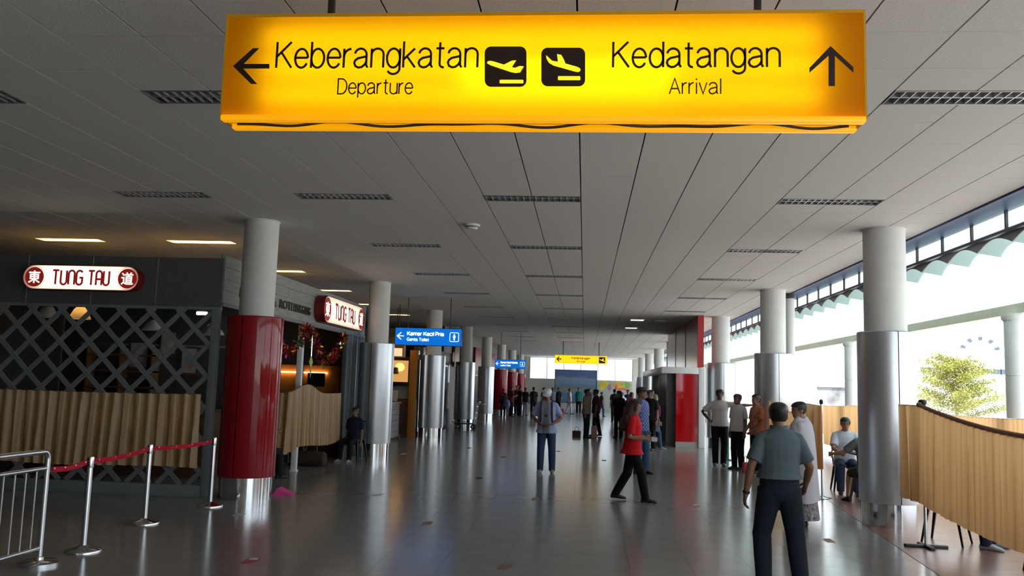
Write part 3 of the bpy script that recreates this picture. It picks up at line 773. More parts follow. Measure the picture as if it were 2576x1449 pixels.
# side opening: mullion post, curtain, glazing wall at the far end
pw = thing('square_post', 'white square post at the side of the coffee shop', 'post', (-5.38, 15.85, 0))
M().bbox(-0.05, 0.05, -0.05, 0.05, 0, 2.74, 0.006).build('shaft', m_white, pw)
M().bbox(-0.065, 0.065, -0.065, 0.065, 0, 0.03, 0.004).build('foot', m_white, pw)
gp = thing('panel_wall', 'grey panelled end post of the coffee shop beside the silver column', 'wall panel', (XS - 0.03, 0, 0))
for a, b in ((18.75, 19.15), (19.17, 19.6), (19.62, 20.2)):
    M().bbox(-0.08, 0.02, a, b, 0, 2.74, 0.006).build('panel', m_panel, gp)
    M().box(0.015, 0.03, b - 0.004, b + 0.012, 0, 2.74).build('edge_strip', m_strip, gp, smooth=0)
curtain('curtain', 'bunched pale gold curtain round the white post of the coffee shop', [(-5.75, 15.0), (-5.20, 14.95), (-5.16, 15.9), (-5.30, 18.45)], lambda t: 1.44 + 0.18 * math.exp(-((t - 0.33) / 0.17) ** 2), lambda t: (0.26 + 1.0 * t) if t < 0.22 else 0.44 + 0.05 * math.sin(6 * t), period=0.15, amp=0.04, seed=5)
# inside the side opening: lit back bar
bb = thing('back_bar', 'warm lit back bar seen through the side of the coffee shop', 'bar', (-9.0, 19.6, 0))
M().box(0, 3.2, 0.4, 0.58, 0, 2.05).build('back_panel', mat('amber_panel', (0.42, 0.22, 0.06), 0.5, var=0.3, scale=3), bb, smooth=0)
M().box(0, 3.4, -0.1, 0.4, 0, 1.1).build('counter', MATS['brown_counter'], bb, smooth=0)
M().box(0.2, 2.9, 0.34, 0.38, 1.86, 1.89).build('strip_light', mat('amber_strip', (1, 0.6, 0.3), 0.5, emit=(1.0, 0.42, 0.12), estr=5), bb, smooth=0)
for x in (0.5, 1.0, 2.2): M().box(x, x + 0.14, 0.3, 0.4, 1.1, 2.05).build('upright', MATS['brown_wood'], bb, smooth=0)
for x, z, w, h in ((1.3, 1.32, 0.5, 0.3), (2.45, 1.55, 0.42, 0.32)): M().box(x, x + w, 0.3, 0.33, z, z + h).build('menu_board', m_black, bb, smooth=0)

# tinsel garland
rnd = random.Random(11)
gl = thing('tinsel_garland', 'red gold and green tinsel garland looped under the planked fascia', 'garland', (XS + 0.05, 0, 0))
foil = [mat('foil_red', (0.45, 0.02, 0.015), 0.25, 0.6, var=0.2), mat('foil_gold', (0.75, 0.38, 0.04), 0.2, 0.9, var=0.2), mat('foil_magenta', (0.5, 0.02, 0.25), 0.25, 0.7, var=0.2), mat('foil_silver', (0.75, 0.78, 0.76), 0.15, 1.0, var=0.1), mat('foil_green', (0.03, 0.22, 0.06), 0.25, 0.6, var=0.2)]
def gpath(t):
    pts = [(14.2, 2.36), (14.75, 2.16), (15.35, 2.35), (15.72, 2.68), (16.1, 2.6), (16.45, 2.32), (16.9, 2.06), (17.5, 2.18), (17.95, 2.42), (18.25, 2.68)]
    s = t * (len(pts) - 1); k = min(int(s), len(pts) - 2); f = s - k; f = f * f * (3 - 2 * f)
    return Vector((0, pts[k][0] + (pts[k + 1][0] - pts[k][0]) * (s - k), pts[k][1] + (pts[k + 1][1] - pts[k][1]) * f))
M().tube([gpath(k / 40) for k in range(41)], 0.012, 6).build('string', m_black, gl)
NB = 26
for q in range(NB):
    c = gpath((q + 0.5) / NB); m = M(); m.cur = 0
    band = q % 6
    for k in range(34):
        u = Vector((rnd.gauss(0, 1), rnd.gauss(0, 1), rnd.gauss(0, 1))).normalized(); l = rnd.uniform(0.09, 0.155)
        w_ = u.cross(Vector((rnd.gauss(0, 1), rnd.gauss(0, 1), rnd.gauss(0, 1)))).normalized() * rnd.uniform(0.012, 0.022)
        p = c + Vector((0, rnd.uniform(-0.06, 0.06), 0))
        m.cur = (rnd.choice((3, 3, 4, 4)) if band == 5 else rnd.choice((0, 0, 0, 0, 1, 1, 2)))
        e = p + u * l; mid = p + u * l * 0.6
        m.add([p, mid + w_, e, mid - w_], [(0, 1, 2, 3)])
    tag(m.build('tuft', foil, gl, smooth=0, fix=False), kind='stuff')
fd = thing('paper_charm', 'yellow folded paper charm hanging below the garland', 'charm', (XS + 0.06, 16.05, 1.9))
M().prism([(0, 0.15), (0.11, 0.03), (0, -0.1), (-0.11, 0.03)], lambda a, b: (0, a, b + 0.12), (0.012, 0, 0)).build('diamond', mat('yellow_paper', (0.55, 0.48, 0.10), 0.5, var=0.1), fd, smooth=0)
M().prism([(-0.03, 0), (0.07, 0.04), (0.02, -0.16)], lambda a, b: (0, a, b), (0.01, 0, 0)).build('tassel', MATS['yellow_paper'], fd, smooth=0)
M().cyl((0.005, 0, 0.25), (0.005, 0, 0.80), 0.012, n=8).build('ribbon', foil[3], fd)

# ------------------------------------------------------------------ railing, stanchions and belts
rl = thing('queue_railing', 'stainless tube railing with upright bars in the left corner', 'railing', (-4.83, 7.49, 0))
R_ = 0.025; ye = -3.6
bend = [(0, 0, 0.02), (0, 0, 0.93)] + [(0, -0.07 + 0.07 * math.cos(a), 0.93 + 0.07 * math.sin(a)) for a in [PI / 2 * k / 6 for k in range(1, 7)]] + [(0, ye, 1.0)]
M().tube(bend, R_, 14).build('top_rail', m_steel, rl)
M().cyl((0, -0.02, 0.85), (0, ye, 0.85), 0.02, n=12).build('middle_rail', m_steel, rl)
M().cyl((0, -0.02, 0.15), (0, ye, 0.15), 0.02, n=12).build('bottom_rail', m_steel, rl)
for k in range(1, 24):
    M().cyl((0, -0.145 * k, 0.15), (0, -0.145 * k, 0.85), 0.0085, n=8).build('baluster', m_steel, rl)
for y in (0, ye):
    M().lathe([(0.17, 0.0), (0.17, 0.025), (0.15, 0.035), (0.04, 0.045), (0.038, 0.07), (0.027, 0.075)], (0, y, 0), 36).build('base_plate', m_steel, rl)
M().cyl((0, ye, 0.02), (0, ye, 1.0), R_, n=14).build('end_post', m_steel, rl)
PS = [(-4.79, 8.11, 'nearest to the railing'), (-5.05, 9.76, 'middle of the three'), (-4.93, 11.24, 'next to the red column')]
for x, y, w_ in PS:
    p = thing('belt_stanchion', 'steel belt stanchion, %s' % w_, 'stanchion', (x, y, 0), group='belt stanchions')
    M().lathe([(0.165, 0.0), (0.165, 0.018), (0.16, 0.024), (0.06, 0.045), (0.045, 0.06), (0.03, 0.065)], n=36).build('base', m_chrome, p)
    M().lathe([(0.028, 0.06), (0.028, 0.80)], n=20).build('pole', m_steel, p)
    M().lathe([(0.031, 0.80), (0.033, 0.81), (0.033, 0.895), (0.030, 0.905)], n=20).build('belt_head', m_steel, p)
    M().bbox(-0.012, 0.012, -0.045, -0.028, 0.81, 0.89, 0.003).build('belt_slot', m_black, p)
m_belt = mat('red_belt', (0.46, 0.006, 0.022), 0.8, var=0.06, spec=0.2)
m_dot = mat('cream_dot', (0.75, 0.65, 0.45), 0.5, var=0.05)
ends = [(-4.83, 7.52, 0.83)] + [(x, y, 0.855) for x, y, _ in PS]
for q in range(3):
    a, b = Vector(ends[q]), Vector(ends[q + 1]); L = (b - a).length
    d = (b - a).normalized()
    bt = thing('retractable_belt', ['red belt from the railing to the first stanchion', 'red belt between the first and middle stanchions', 'red belt ending at the stanchion by the red column'][q], 'belt', tuple(a), math.atan2(d.y, d.x), group='red queue belts')
    n = 24; m = M(); dz = b.z - a.z
    sec = []
    for k in range(n + 1):
        t = k / n; x = 0.05 + (L - 0.10) * t; z = dz * t - 0.02 * math.sin(PI * t)
        sec.append([Vector((x, y_, z + z_)) for y_, z_ in ((-0.0015, -0.025), (0.0015, -0.025), (0.0015, 0.025), (-0.0015, 0.025))])
    m.loft(sec); m.build('webbing', m_belt, bt)
    for k in range(4):
        t = (k + 0.5) / 4; x = L * t
        M().cyl((x, -0.0035, dz * t - 0.02 * math.sin(PI * t) + 0.012), (x, 0.0035, dz * t - 0.02 * math.sin(PI * t) + 0.012), 0.009, n=10).build('stud', m_dot, bt)
        me = M().box(x - 0.12, x - 0.03, -0.0022, 0.0022, dz * t - 0.02 - 0.004, dz * t - 0.02 + 0.006).mesh('printed_line', 0)
        link('printed_line', me, mat('belt_print', (0.22, 0.02, 0.10), 0.5, var=0.1), bt)
pk = thing('pink_wedge', 'small pink wedge on the floor behind the red column', 'wedge', (-4.42, 12.62, 0))
M().prism([(-0.16, 0), (0.12, 0), (-0.1, 0.10)], lambda a, b: (a, 0, b), (0, 0.2, 0)).build('body', mat('pink_plastic', (0.75, 0.05, 0.30), 0.4, var=0.05), pk, smooth=0)
M().box(-0.17, 0.13, -0.01, 0.21, 0, 0.006).build('foot', MATS['pink_plastic'], pk, smooth=0)

# ------------------------------------------------------------------ floor stickers
cols = [mat('tape_dark', (0.04, 0.035, 0.035), 0.5, var=0.3), mat('tape_brown', (0.26, 0.15, 0.11), 0.5, var=0.2), mat('tape_pale', (0.5, 0.5, 0.52), 0.4, var=0.15), mat('tape_red', (0.42, 0.05, 0.06), 0.45, var=0.2)]
MK = [(-4.8, 15.34, 0, 'dark scuffed floor sticker near the white post'), (-4.75, 15.94, 0, 'dark floor sticker just behind another by the white post'), (-3.11, 13.08, 2, 'pale tape patch on the floor right of the red column'), (-1.9, 10.68, 1, 'brown tape patch on the left part of the open floor'), (-1.9, 15.95, 0, 'dark floor sticker left of the man in the white cap'), (-1.9, 20.8, 0, 'small dark floor sticker far left of the man in the white cap'), (-0.66, 23.3, 0, 'small dark floor sticker behind the man in the white cap'), (-0.71, 13.38, 1, 'brown tape patch in front of the man in the white cap'), (0.5, 20.9, 0, 'small dark floor sticker between the two middle walkers'), (0.52, 10.83, 1, 'brown tape patch below the woman in red'), (-0.72, 8.38, 1, 'large brown tape patch at the bottom edge of the floor'), (1.71, 13.38, 3, 'red tape patch right of the woman in red'), (2.93, 10.72, 1, 'brown tape patch near the terrace border'), (-3.11, 8.09, 3, 'red and white tape patch at the bottom left of the floor'), (-4.3, 10.67, 2, 'pale tape patch in front of the red column'), (-3.08, 23.3, 0, 'small dark floor sticker near the silver columns'), (-4.31, 20.6, 2, 'pale tape patch beside the second column')]
for x, y, c, lab in MK:
    s = thing('floor_sticker', lab, 'sticker', (x, y, 0.0), rnd.uniform(-0.1, 0.1), group='floor stickers')
    pts = [(-0.055, -0.14), (0.04, -0.15), (0.06, -0.03), (0.055, 0.13), (-0.03, 0.14), (-0.06, 0.05)]
    pts = [(a * rnd.uniform(0.85, 1.15), b * rnd.uniform(0.85, 1.15)) for a, b in pts]
    M().prism(pts, lambda a, b: (a, b, 0.0002), (0, 0, 0.001)).build('film', cols[c], s, smooth=0)
    if c in (2, 3): M().prism([(-0.03, 0.02), (0.05, 0.03), (0.04, 0.12), (-0.03, 0.11)], lambda a, b: (a, b, 0.0012), (0, 0, 0.001)).build('white_patch', mat('tape_white', (0.75, 0.75, 0.76), 0.4, var=0.1), s, smooth=0)

db = thing('duffel_bag', 'dark brown duffel bag on the floor under the bunched curtain', 'bag', (-5.42, 16.95, 0))
M().loft([[Vector((x, 0.17 * r * math.cos(a), 0.15 + 0.15 * r * math.sin(a))) for a in [2 * PI * k / 18 for k in range(18)]] for x, r in ((-0.3, 0.7), (-0.27, 0.92), (-0.15, 1.0), (0.0, 0.97), (0.15, 1.0), (0.27, 0.92), (0.3, 0.7))]).build('body', mat('brown_fleece', (0.05, 0.03, 0.025), 0.9, var=0.35, scale=30, bump=0.6), db)
M().tube([(-0.12, 0, 0.29), (-0.10, 0.02, 0.40), (0, 0.03, 0.43), (0.10, 0.02, 0.40), (0.12, 0, 0.29)], 0.012, 8).build('handle', m_dark, db)
for px_, py_, lab in ((1603, 804, 'bright recessed downlight in front of the red bulkhead'), (1588, 824, 'fainter downlight deeper along the ceiling by the bulkhead')):
    q = on_z(px_, py_, ZC); d = thing('downlight', lab, 'ceiling light', (q.x, q.y, ZC))
    M().box(-0.24, 0.24, -0.24, 0.24, -0.02, 0.0).build('frame', m_white, d, smooth=0)
    M().box(-0.21, 0.21, -0.21, 0.21, -0.024, -0.02).build('lens', mat('cool_lens', (1, 1, 1), 0.5, emit=(0.95, 0.97, 1.0), estr=1.0), d, smooth=0)

# ------------------------------------------------------------------ blue toilet signs, far yellow sign
m_blue = mat('blue_lit_panel', (0.005, 0.10, 0.45), 0.4, emit=(0.0, 0.085, 0.36), estr=0.9)
m_bluecase = mat('blue_case', (0.01, 0.06, 0.25), 0.4, var=0.05)
m_wlit = mat('white_lit_print', (0.9, 0.92, 0.95), 0.5, emit=(0.8, 0.9, 1.0), estr=0.75)
def blue_sign(label, Y, x0, x1, z0, z1, l1, l2, woman):
    s = thing('toilet_sign', label, 'sign', ((x0 + x1) / 2, Y, z0), group='blue toilet signs')
    w, h = x1 - x0, z1 - z0
    M().bbox(-w / 2, w / 2, 0.004, 0.12, 0, h, 0.008).build('case', m_bluecase, s)
    M().box(-w / 2 + 0.012, w / 2 - 0.012, 0.0, 0.005, 0.012, h - 0.012).build('panel', m_blue, s, smooth=0)
    for x in (-w * 0.32, w * 0.32): M().cyl((x, 0.06, h), (x, 0.06, ZC - z0), 0.012, n=8).build('hanger_rod', m_dark, s)
    L = -w / 2 + 0.18 * w
    tw = w * 0.56
    for q in stroke_text(l1, tw, h * 0.25, h * 0.052, 0.003, words=True): q.build('lettering', m_wlit, s, smooth=0, loc=(L, -0.0005, h * 0.545))
    for q in stroke_text(l2, tw * 0.60, h * 0.20, h * 0.036, 0.003, words=True): q.build('lettering', m_wlit, s, smooth=0, loc=(L, -0.0005, h * 0.24))
    ax = -w / 2 + 0.035 * w; aw = 0.10 * w; az = h * 0.52; t = h * 0.05
    a = M()
    ribbon(a, [(ax, az), (ax + aw, az)], t, 0.003); ribbon(a, [(ax + aw * 0.6, az + h * 0.2), (ax, az), (ax + aw * 0.6, az - h * 0.2)], t, 0.003)
    a.build('arrow', m_wlit, s, smooth=0, loc=(0, -0.0005, 0))
    ix = w / 2 - 0.11 * w; b = M(); r = h * 0.25
    ribbon(b, rrect(ix - r, az - r, ix + r, az + r, r * 0.3) + [rrect(ix - r, az - r, ix + r, az + r, r * 0.3)[0]], h * 0.035, 0.003)
    b.build('pictogram_frame', m_wlit, s, smooth=0, loc=(0, -0.0005, 0))
    p = M()
    p.prism([(ix + r * 0.16 * math.cos(2 * PI * k / 16), az + r * 0.55 + r * 0.16 * math.sin(2 * PI * k / 16)) for k in range(16)], lambda a, b: (a, -0.004, b), (0, 0.003, 0))
    p.build('pictogram_head', m_wlit, s, smooth=0)
    body = [(-0.28, 0.32), (0.28, 0.32), (0.3, -0.15), (0.16, -0.15), (0.14, -0.75), (-0.14, -0.75), (-0.16, -0.15), (-0.3, -0.15)] if not woman else [(-0.14, 0.32), (0.14, 0.32), (0.36, -0.3), (0.14, -0.3), (0.12, -0.75), (-0.12, -0.75), (-0.14, -0.3), (-0.36, -0.3)]
    M().prism([(ix + a * r, az + b * r) for a, b in body], lambda a, b: (a, -0.004, b), (0, 0.003, 0)).build('pictogram_body', m_wlit, s, smooth=0)
blue_sign('blue sign reading Kamar Kecil Pria, Gents Toilet', 23.0, -5.19, -3.35, 2.72, 3.20, 'Kamar Kecil Pria', 'Gents Toilet', False)
blue_sign('smaller distant blue sign reading Kamar Kecil Wanita, Ladies Toilet', 38.0, -4.0, -2.62, 2.46, 2.85, 'Kamar Kecil Wanita', 'Ladies Toilet', True)
ysg = thing('hanging_sign', 'distant yellow hanging sign with arrow and plane pictogram', 'sign', (0, 44.0, 0))
a = on_y(1395, 913, 44); b = on_y(1528, 896, 44)
M().bbox(a.x, b.x, 0.004, 0.16, a.z, b.z, 0.01).build('case', m_yelm, ysg)
M().box(a.x + 0.01, b.x - 0.01, 0.0, 0.005, a.z + 0.01, b.z - 0.01).build('panel', mat('yellow_lit_panel', (0.8, 0.45, 0.01), 0.4, emit=(1.0, 0.50, 0.005), estr=0.75), ysg, smooth=0)
w_ = b.x - a.x; h_ = b.z - a.z
for x in (0.16, 0.84): M().cyl((a.x + w_ * x, 0.08, b.z), (a.x + w_ * x, 0.08, ZC), 0.02, n=8).build('hanger_rod', m_black, ysg)
ar = M(); ribbon(ar, [(a.x + 0.05 * w_, a.z + h_ * 0.5), (a.x + 0.13 * w_, a.z + h_ * 0.5)], 0.05, 0.004); ribbon(ar, [(a.x + 0.09 * w_, a.z + h_ * 0.78), (a.x + 0.045 * w_, a.z + h_ * 0.5), (a.x + 0.09 * w_, a.z + h_ * 0.22)], 0.05, 0.004)
ar.build('arrow', m_ink, ysg, smooth=0)
M().box(a.x + w_ * 0.84, a.x + w_ * 0.96, -0.004, 0, a.z + h_ * 0.12, a.z + h_ * 0.86).build('pictogram_field', m_ink, ysg, smooth=0)
m_dim = mat('brown_print', (0.42, 0.22, 0.01), 0.5, var=0.05)
stroke_text('Kedatangan', w_ * 0.36, h_ * 0.30, 0.022, 0.004).build('lettering', m_dim, ysg, smooth=0, loc=(a.x + w_ * 0.32, -0.001, a.z + h_ * 0.52))
stroke_text('Arrival', w_ * 0.16, h_ * 0.22, 0.018, 0.004).build('lettering', m_dim, ysg, smooth=0, loc=(a.x + w_ * 0.42, -0.001, a.z + h_ * 0.16))
M().prism([(a.x + w_ * (0.85 + 0.10 * u), a.z + h_ * v) for u, v in ((0, .62), (.45, .52), (.7, .72), (.85, .72), (.7, .48), (1, .40), (.95, .30), (.1, .5))], lambda u, v: (u, -0.007, v), (0, 0.003, 0)).build('plane_pictogram', m_pic, ysg, smooth=0)

# ------------------------------------------------------------------ second shop: orange doorway
m_orange = mat('orange_wood', (0.42, 0.17, 0.025), 0.4, var=0.15, stretch=(8, 8, 1))
m_bwood = mat('reddish_wood', (0.13, 0.045, 0.015), 0.45, var=0.2, stretch=(8, 8, 1))
wl = M().box(-12.9, -5.75, 26.7, 26.8, 0, 3.4)
tag(wl.build('wall_bakery', m_shopwall, smooth=0), 'dark side wall of the shop with the lit poster', kind='structure')
pb = thing('bakery_wall_panelling', 'wood panelling below the lit poster', 'panelling', (0, 26.68, 0))
M().box(-7.4, -5.42, -0.03, 0, 0.1, 1.18).build('wood_panel', m_bwood, pb, smooth=0)
M().box(-7.4, -5.42, -0.02, 0, 1.2, 1.58).build('grey_panel', mat('grey_green_panel', (0.22, 0.25, 0.25), 0.4, var=0.05), pb, smooth=0)
M().box(-6.0, -5.62, -0.05, -0.03, 0.2, 0.9).build('hatch', m_dark, pb, smooth=0)
jm = thing('door_jamb', 'tall orange wooden door jamb left of the third column', 'door frame', (-5.34, 26.5, 0))
M().bbox(-0.13, 0.12, 0, 0.18, 0, 2.72, 0.01).build('jamb', m_orange, jm)
M().box(0.122, 0.14, -0.01, 0.19, 0, 2.72).build('steel_edge', m_chrome, jm, smooth=0)
ps = thing('lit_poster', 'warm backlit poster of a lamp in a black frame', 'poster', (-5.86, 26.66, 2.06))
M().bbox(-0.75, 0.46, -0.05, 0.0, -0.47, 0.46, 0.01).build('frame', m_black, ps)
mp = mat('poster_print', (0.6, 0.42, 0.25), 0.5, col2=(0.9, 0.50, 0.12), scale=2.2, emit=(1.0, 0.50, 0.14), estr=0.30)
M().box(-0.62, 0.33, -0.058, -0.05, -0.34, 0.33).build('print', mp, ps, smooth=0)
M().lathe([(0.05, -0.1), (0.09, -0.09), (0.07, 0.10), (0.02, 0.12)], (-0.06, -0.062, 0), 12).build('printed_lamp', m_bwood, ps)
M().ball((0.06, -0.06, 0.12), (0.15, 0.006, 0.14), 16, 8).build('printed_glow', mat('poster_glow', (1, 0.7, 0.3), 0.5, emit=(1.0, 0.5, 0.12), estr=1.1), ps)
hd = thing('shop_header', 'warm lit shop header with white script above the poster', 'sign', (-5.9, 25.2, 2.46))
M().bbox(-1.2, 0.5, 0, 0.3, 0, 0.40, 0.01).build('box', m_orange, hd)
for x in (-1.0, 0.3): M().cyl((x, 0.15, 0.4), (x, 0.15, ZC - 2.46), 0.015, n=8).build('hanger_rod', m_dark, hd)
M().box(0.02, 0.46, -0.01, 0, 0.02, 0.26).build('lit_panel', mat('cream_lit', (0.8, 0.65, 0.45), 0.5, emit=(1.0, 0.68, 0.38), estr=0.5), hd, smooth=0)
q = M(); ribbon(q, [(-0.30, 0.24), (-0.26, 0.30), (-0.22, 0.22), (-0.20, 0.08), (-0.16, 0.10)], 0.03, 0.006); q.build('script_stroke', m_wlit, hd, smooth=0, loc=(0, -0.012, 0))
for k in range(5): M().ball((-0.10 + 0.075 * k, -0.012, 0.23), (0.026, 0.008, 0.05), 10, 6).build('script_stroke', m_wlit, hd)
bc = thing('bakery_counter', 'whitewashed plank counter left of the orange door jamb', 'counter', (-7.0, 24.4, 0))
for k in range(6): M().bbox(0, 1.42, 0, 1.4, 0.08 + 0.165 * k, 0.24 + 0.165 * k, 0.006).build('plank', m_plank, bc)
M().bbox(-0.02, 1.47, -0.03, 1.43, 1.07, 1.12, 0.008).build('top', mat('grey_top', (0.3, 0.3, 0.3), 0.3, var=0.05), bc)
M().box(0.02, 1.38, 0.04, 1.36, 0, 0.08).build('toe_kick', m_chrome, bc, smooth=0)
cd = thing('menu_stand', 'small cream menu stand on the plank counter', 'menu', (-5.76, 25.6, 1.12))
M().prism([(-0.14, 0), (0.14, 0), (0.16, 0.34), (-0.12, 0.34)], lambda u, v: (u, 0, v), (0, 0.02, 0)).build('card', mat('cream_card', (0.6, 0.5, 0.35), 0.6, var=0.1), cd, smooth=0)
M().box(-0.15, 0.15, -0.04, 0.06, 0, 0.012).build('foot', m_dark, cd, smooth=0)
wlm = thing('wall_lamp', 'small warm spotlight above the lit poster', 'lamp', (-5.9, 26.4, 3.2))
M().lathe([(0.05, -0.12), (0.06, -0.1), (0.06, 0.05), (0.02, 0.07)], n=16).build('can', m_black, wlm)
M().lathe([(0.048, -0.125), (0.002, -0.124)], n=16).build('lens', mat('warm_spot', (1, 0.8, 0.5), 0.5, emit=(1.0, 0.62, 0.25), estr=60), wlm)
M().cyl((0, 0, 0.07), (0, 0, ZC - 3.2), 0.01, n=6).build('stem', m_black, wlm)

# third shop: dark glazing with steel trims
gz = thing('shop_glazing', 'dark glazed shop front between the third and fourth columns', 'shop front', (-5.45, 0, 0))
m_dglass = mat('dark_glass', (0.02, 0.02, 0.022), 0.08, var=0.1)
for k in range(4):
    y0 = 28.0 + 1.55 * k
    M().box(-0.03, 0, y0 + 0.03, y0 + 1.52, 0.12, 2.42).build('glass_panel', m_dglass, gz, smooth=0)
    M().cyl((0.01, y0, 0.0), (0.01, y0, 2.46), 0.03, n=12).build('steel_mullion', m_chrome, gz)
M().cyl((0.01, 34.2, 0), (0.01, 34.2, 2.46), 0.03, n=12).build('steel_mullion', m_chrome, gz)
M().bbox(-0.2, 0.14, 27.9, 34.2, 2.46, 2.90, 0.02).build('header', mat('header_grey', (0.23, 0.23, 0.24), 0.35, 0.5, var=0.05), gz)
M().box(-0.1, 0.06, 27.9, 34.2, 0, 0.12).build('kick_plate', mat('red_kick', (0.30, 0.02, 0.03), 0.35, var=0.05), gz, smooth=0)
M().cyl((0.145, 34.0, 2.72), (0.20, 34.0, 2.72), 0.26, n=28).build('red_disc', m_maroon, gz)
M().box(0.142, 0.15, 29.1, 29.9, 2.52, 2.80).build('lit_logo', mat('pink_white_lit', (1, 0.9, 1), 0.5, emit=(1.0, 0.82, 1.0), estr=1.3), gz, smooth=0)
wh = thing('notice_board', 'white upright notice board in the dark shop front', 'notice board', (-5.30, 33.0, 0))
M().box(0, 0.04, 0, 0.55, 0.75, 1.75).build('board', mat('pinkish_board', (0.55, 0.48, 0.47), 0.5, var=0.05), wh, smooth=0)
M().box(0, 0.05, 0.05, 0.5, 0, 0.75).build('pedestal', mat('grey_pedestal', (0.2, 0.2, 0.22), 0.4, var=0.05), wh, smooth=0)
w = M().box(-5.9, -5.7, 34.3, Y1, 0, ZC)
tag(w.build('wall_shops', mat('brown_wall', (0.075, 0.05, 0.035), 0.5, var=0.3, scale=2), smooth=0), 'dark brown shop wall far along the hall', kind='structure')
for k, (y0, y1, z0, z1, c, lab) in enumerate(((36.5, 40.0, 2.5, 3.4, (0.25, 0.10, 0.02), 'amber shop header far along the hall'), (43.5, 47.5, 2.2, 3.6, (0.20, 0.015, 0.02), 'maroon shop panel beside the far red columns'), (50.5, 54.5, 2.2, 3.6, (0.20, 0.015, 0.02), 'second maroon shop panel behind the far red columns'))):
    p = thing('shop_header', lab, 'sign', (-5.68, y0, z0))
    M().bbox(0, 0.1, 0, y1 - y0, 0, z1 - z0, 0.01).build('panel', mat('far_header_%s' % 'abc'[k], c, 0.4, var=0.3, scale=2), p)
    M().box(0, 0.12, 0, y1 - y0, -0.06, 0).build('lower_trim', m_strip, p, smooth=0)

# luggage trolley
tr = thing('luggage_trolley', 'silver luggage trolley parked by the fourth column', 'trolley', (-4.25, 33.3, 0), 0.0)
m_tro = mat('trolley_silver', (0.72, 0.74, 0.76), 0.35, 0.5, var=0.03)
M().bbox(-0.75, 0.05, -0.28, 0.28, 0.17, 0.21, 0.01).build('platform', m_dark, tr)
M().tube([(-0.78, -0.26, 0.24), (-0.82, -0.2, 0.24), (-0.82, 0.2, 0.24), (-0.78, 0.26, 0.24)], 0.018, 8).build('front_bumper', m_black, tr)
for y in (-0.25, 0.25):
    M().tube([(0.02, y, 0.2), (0.08, y, 0.6), (0.12, y, 0.95), (0.20, y, 1.03)], 0.02, 10).build('upright', m_tro, tr)
for z, x in ((0.42, 0.05), (0.62, 0.08), (0.86, 0.11)): M().bbox(x - 0.015, x + 0.015, -0.25, 0.25, z - 0.02, z + 0.02, 0.005).build('crossbar', m_tro, tr)
M().cyl((0.20, -0.3, 1.03), (0.20, 0.3, 1.03), 0.022, n=12).build('handle', m_tro, tr)
M().bbox(0.10, 0.40, -0.22, 0.22, 0.95, 0.97, 0.005).build('basket', m_tro, tr)
for x, y in ((-0.6, -0.2), (-0.6, 0.2), (-0.02, -0.24), (-0.02, 0.24)):
    w = M().cyl((x, y - 0.022, 0.085), (x, y + 0.022, 0.085), 0.085, n=18).build('wheel', m_black, tr)
    M().cyl((x, y - 0.026, 0.085), (x, y + 0.026, 0.085), 0.035, n=12).build('hub', m_tro, w)

# ------------------------------------------------------------------ end of the hall
m_sky = bpy.data.materials.new('beach_print'); m_sky.use_nodes = True
nt = m_sky.node_tree; P_ = nt.nodes['Principled BSDF']; tc = nt.nodes.new('ShaderNodeTexCoord'); sp = nt.nodes.new('ShaderNodeSeparateXYZ'); rp = nt.nodes.new('ShaderNodeValToRGB'); nz = nt.nodes.new('ShaderNodeTexNoise'); ad = nt.nodes.new('ShaderNodeMath'); ad.operation = 'MULTIPLY_ADD'
mpp = nt.nodes.new('ShaderNodeMapping'); mpp.inputs['Scale'].default_value = (1.0, 1, 3.5)
nt.links.new(tc.outputs['Generated'], mpp.inputs[0]); nt.links.new(mpp.outputs[0], nz.inputs['Vector']); nz.inputs['Scale'].default_value = 2.5
nt.links.new(tc.outputs['Generated'], sp.inputs[0]); nt.links.new(nz.outputs['Fac'], ad.inputs[0]); ad.inputs[1].default_value = 0.22; nt.links.new(sp.outputs['Z'], ad.inputs[2])
nt.links.new(ad.outputs[0], rp.inputs[0]); nt.links.new(rp.outputs[0], P_.inputs['Base Color'])
r_ = rp.color_ramp; r_.elements[0].position = 0.0; r_.elements[0].color = (0.06, 0.16, 0.30, 1); r_.elements[1].position = 1.0; r_.elements[1].color = (0.10, 0.16, 0.35, 1)
for pos, c in ((0.42, (0.10, 0.22, 0.36, 1)), (0.50, (0.30, 0.27, 0.16, 1)), (0.58, (0.12, 0.20, 0.26, 1)), (0.66, (0.16, 0.26, 0.42, 1)), (0.85, (0.22, 0.30, 0.44, 1)), (0.92, (0.10, 0.14, 0.34, 1))):
    e = r_.elements.new(pos); e.color = c
bl = thing('billboard', 'large printed board of blue sea and sky at the end of the hall', 'billboard', (0, 66.6, 0))
M().box(-2.27, 0.90, 0.02, 0.10, 0.55, 3.03).build('print', m_sky, bl, smooth=0)
M().box(-2.32, -2.27, 0, 0.12, 0, 3.06).box(0.90, 0.95, 0, 0.12, 0, 3.06).build('side_rail', m_dark, bl, smooth=0)
M().box(-2.27, 0.90, 0, 0.12, 3.03, 3.06).box(-2.27, 0.90, 0, 0.12, 0.50, 0.55).build('cross_rail', m_dark, bl, smooth=0)
mu = thing('mural_panel', 'colourful abstract mural panel right of the sea print', 'mural', (0, 67.7, 0))
M().box(0.98, 3.7, 0, 0.06, 0.0, 2.26).build('board', mat('mural_base', (0.45, 0.46, 0.42), 0.6, var=0.1), mu, smooth=0)
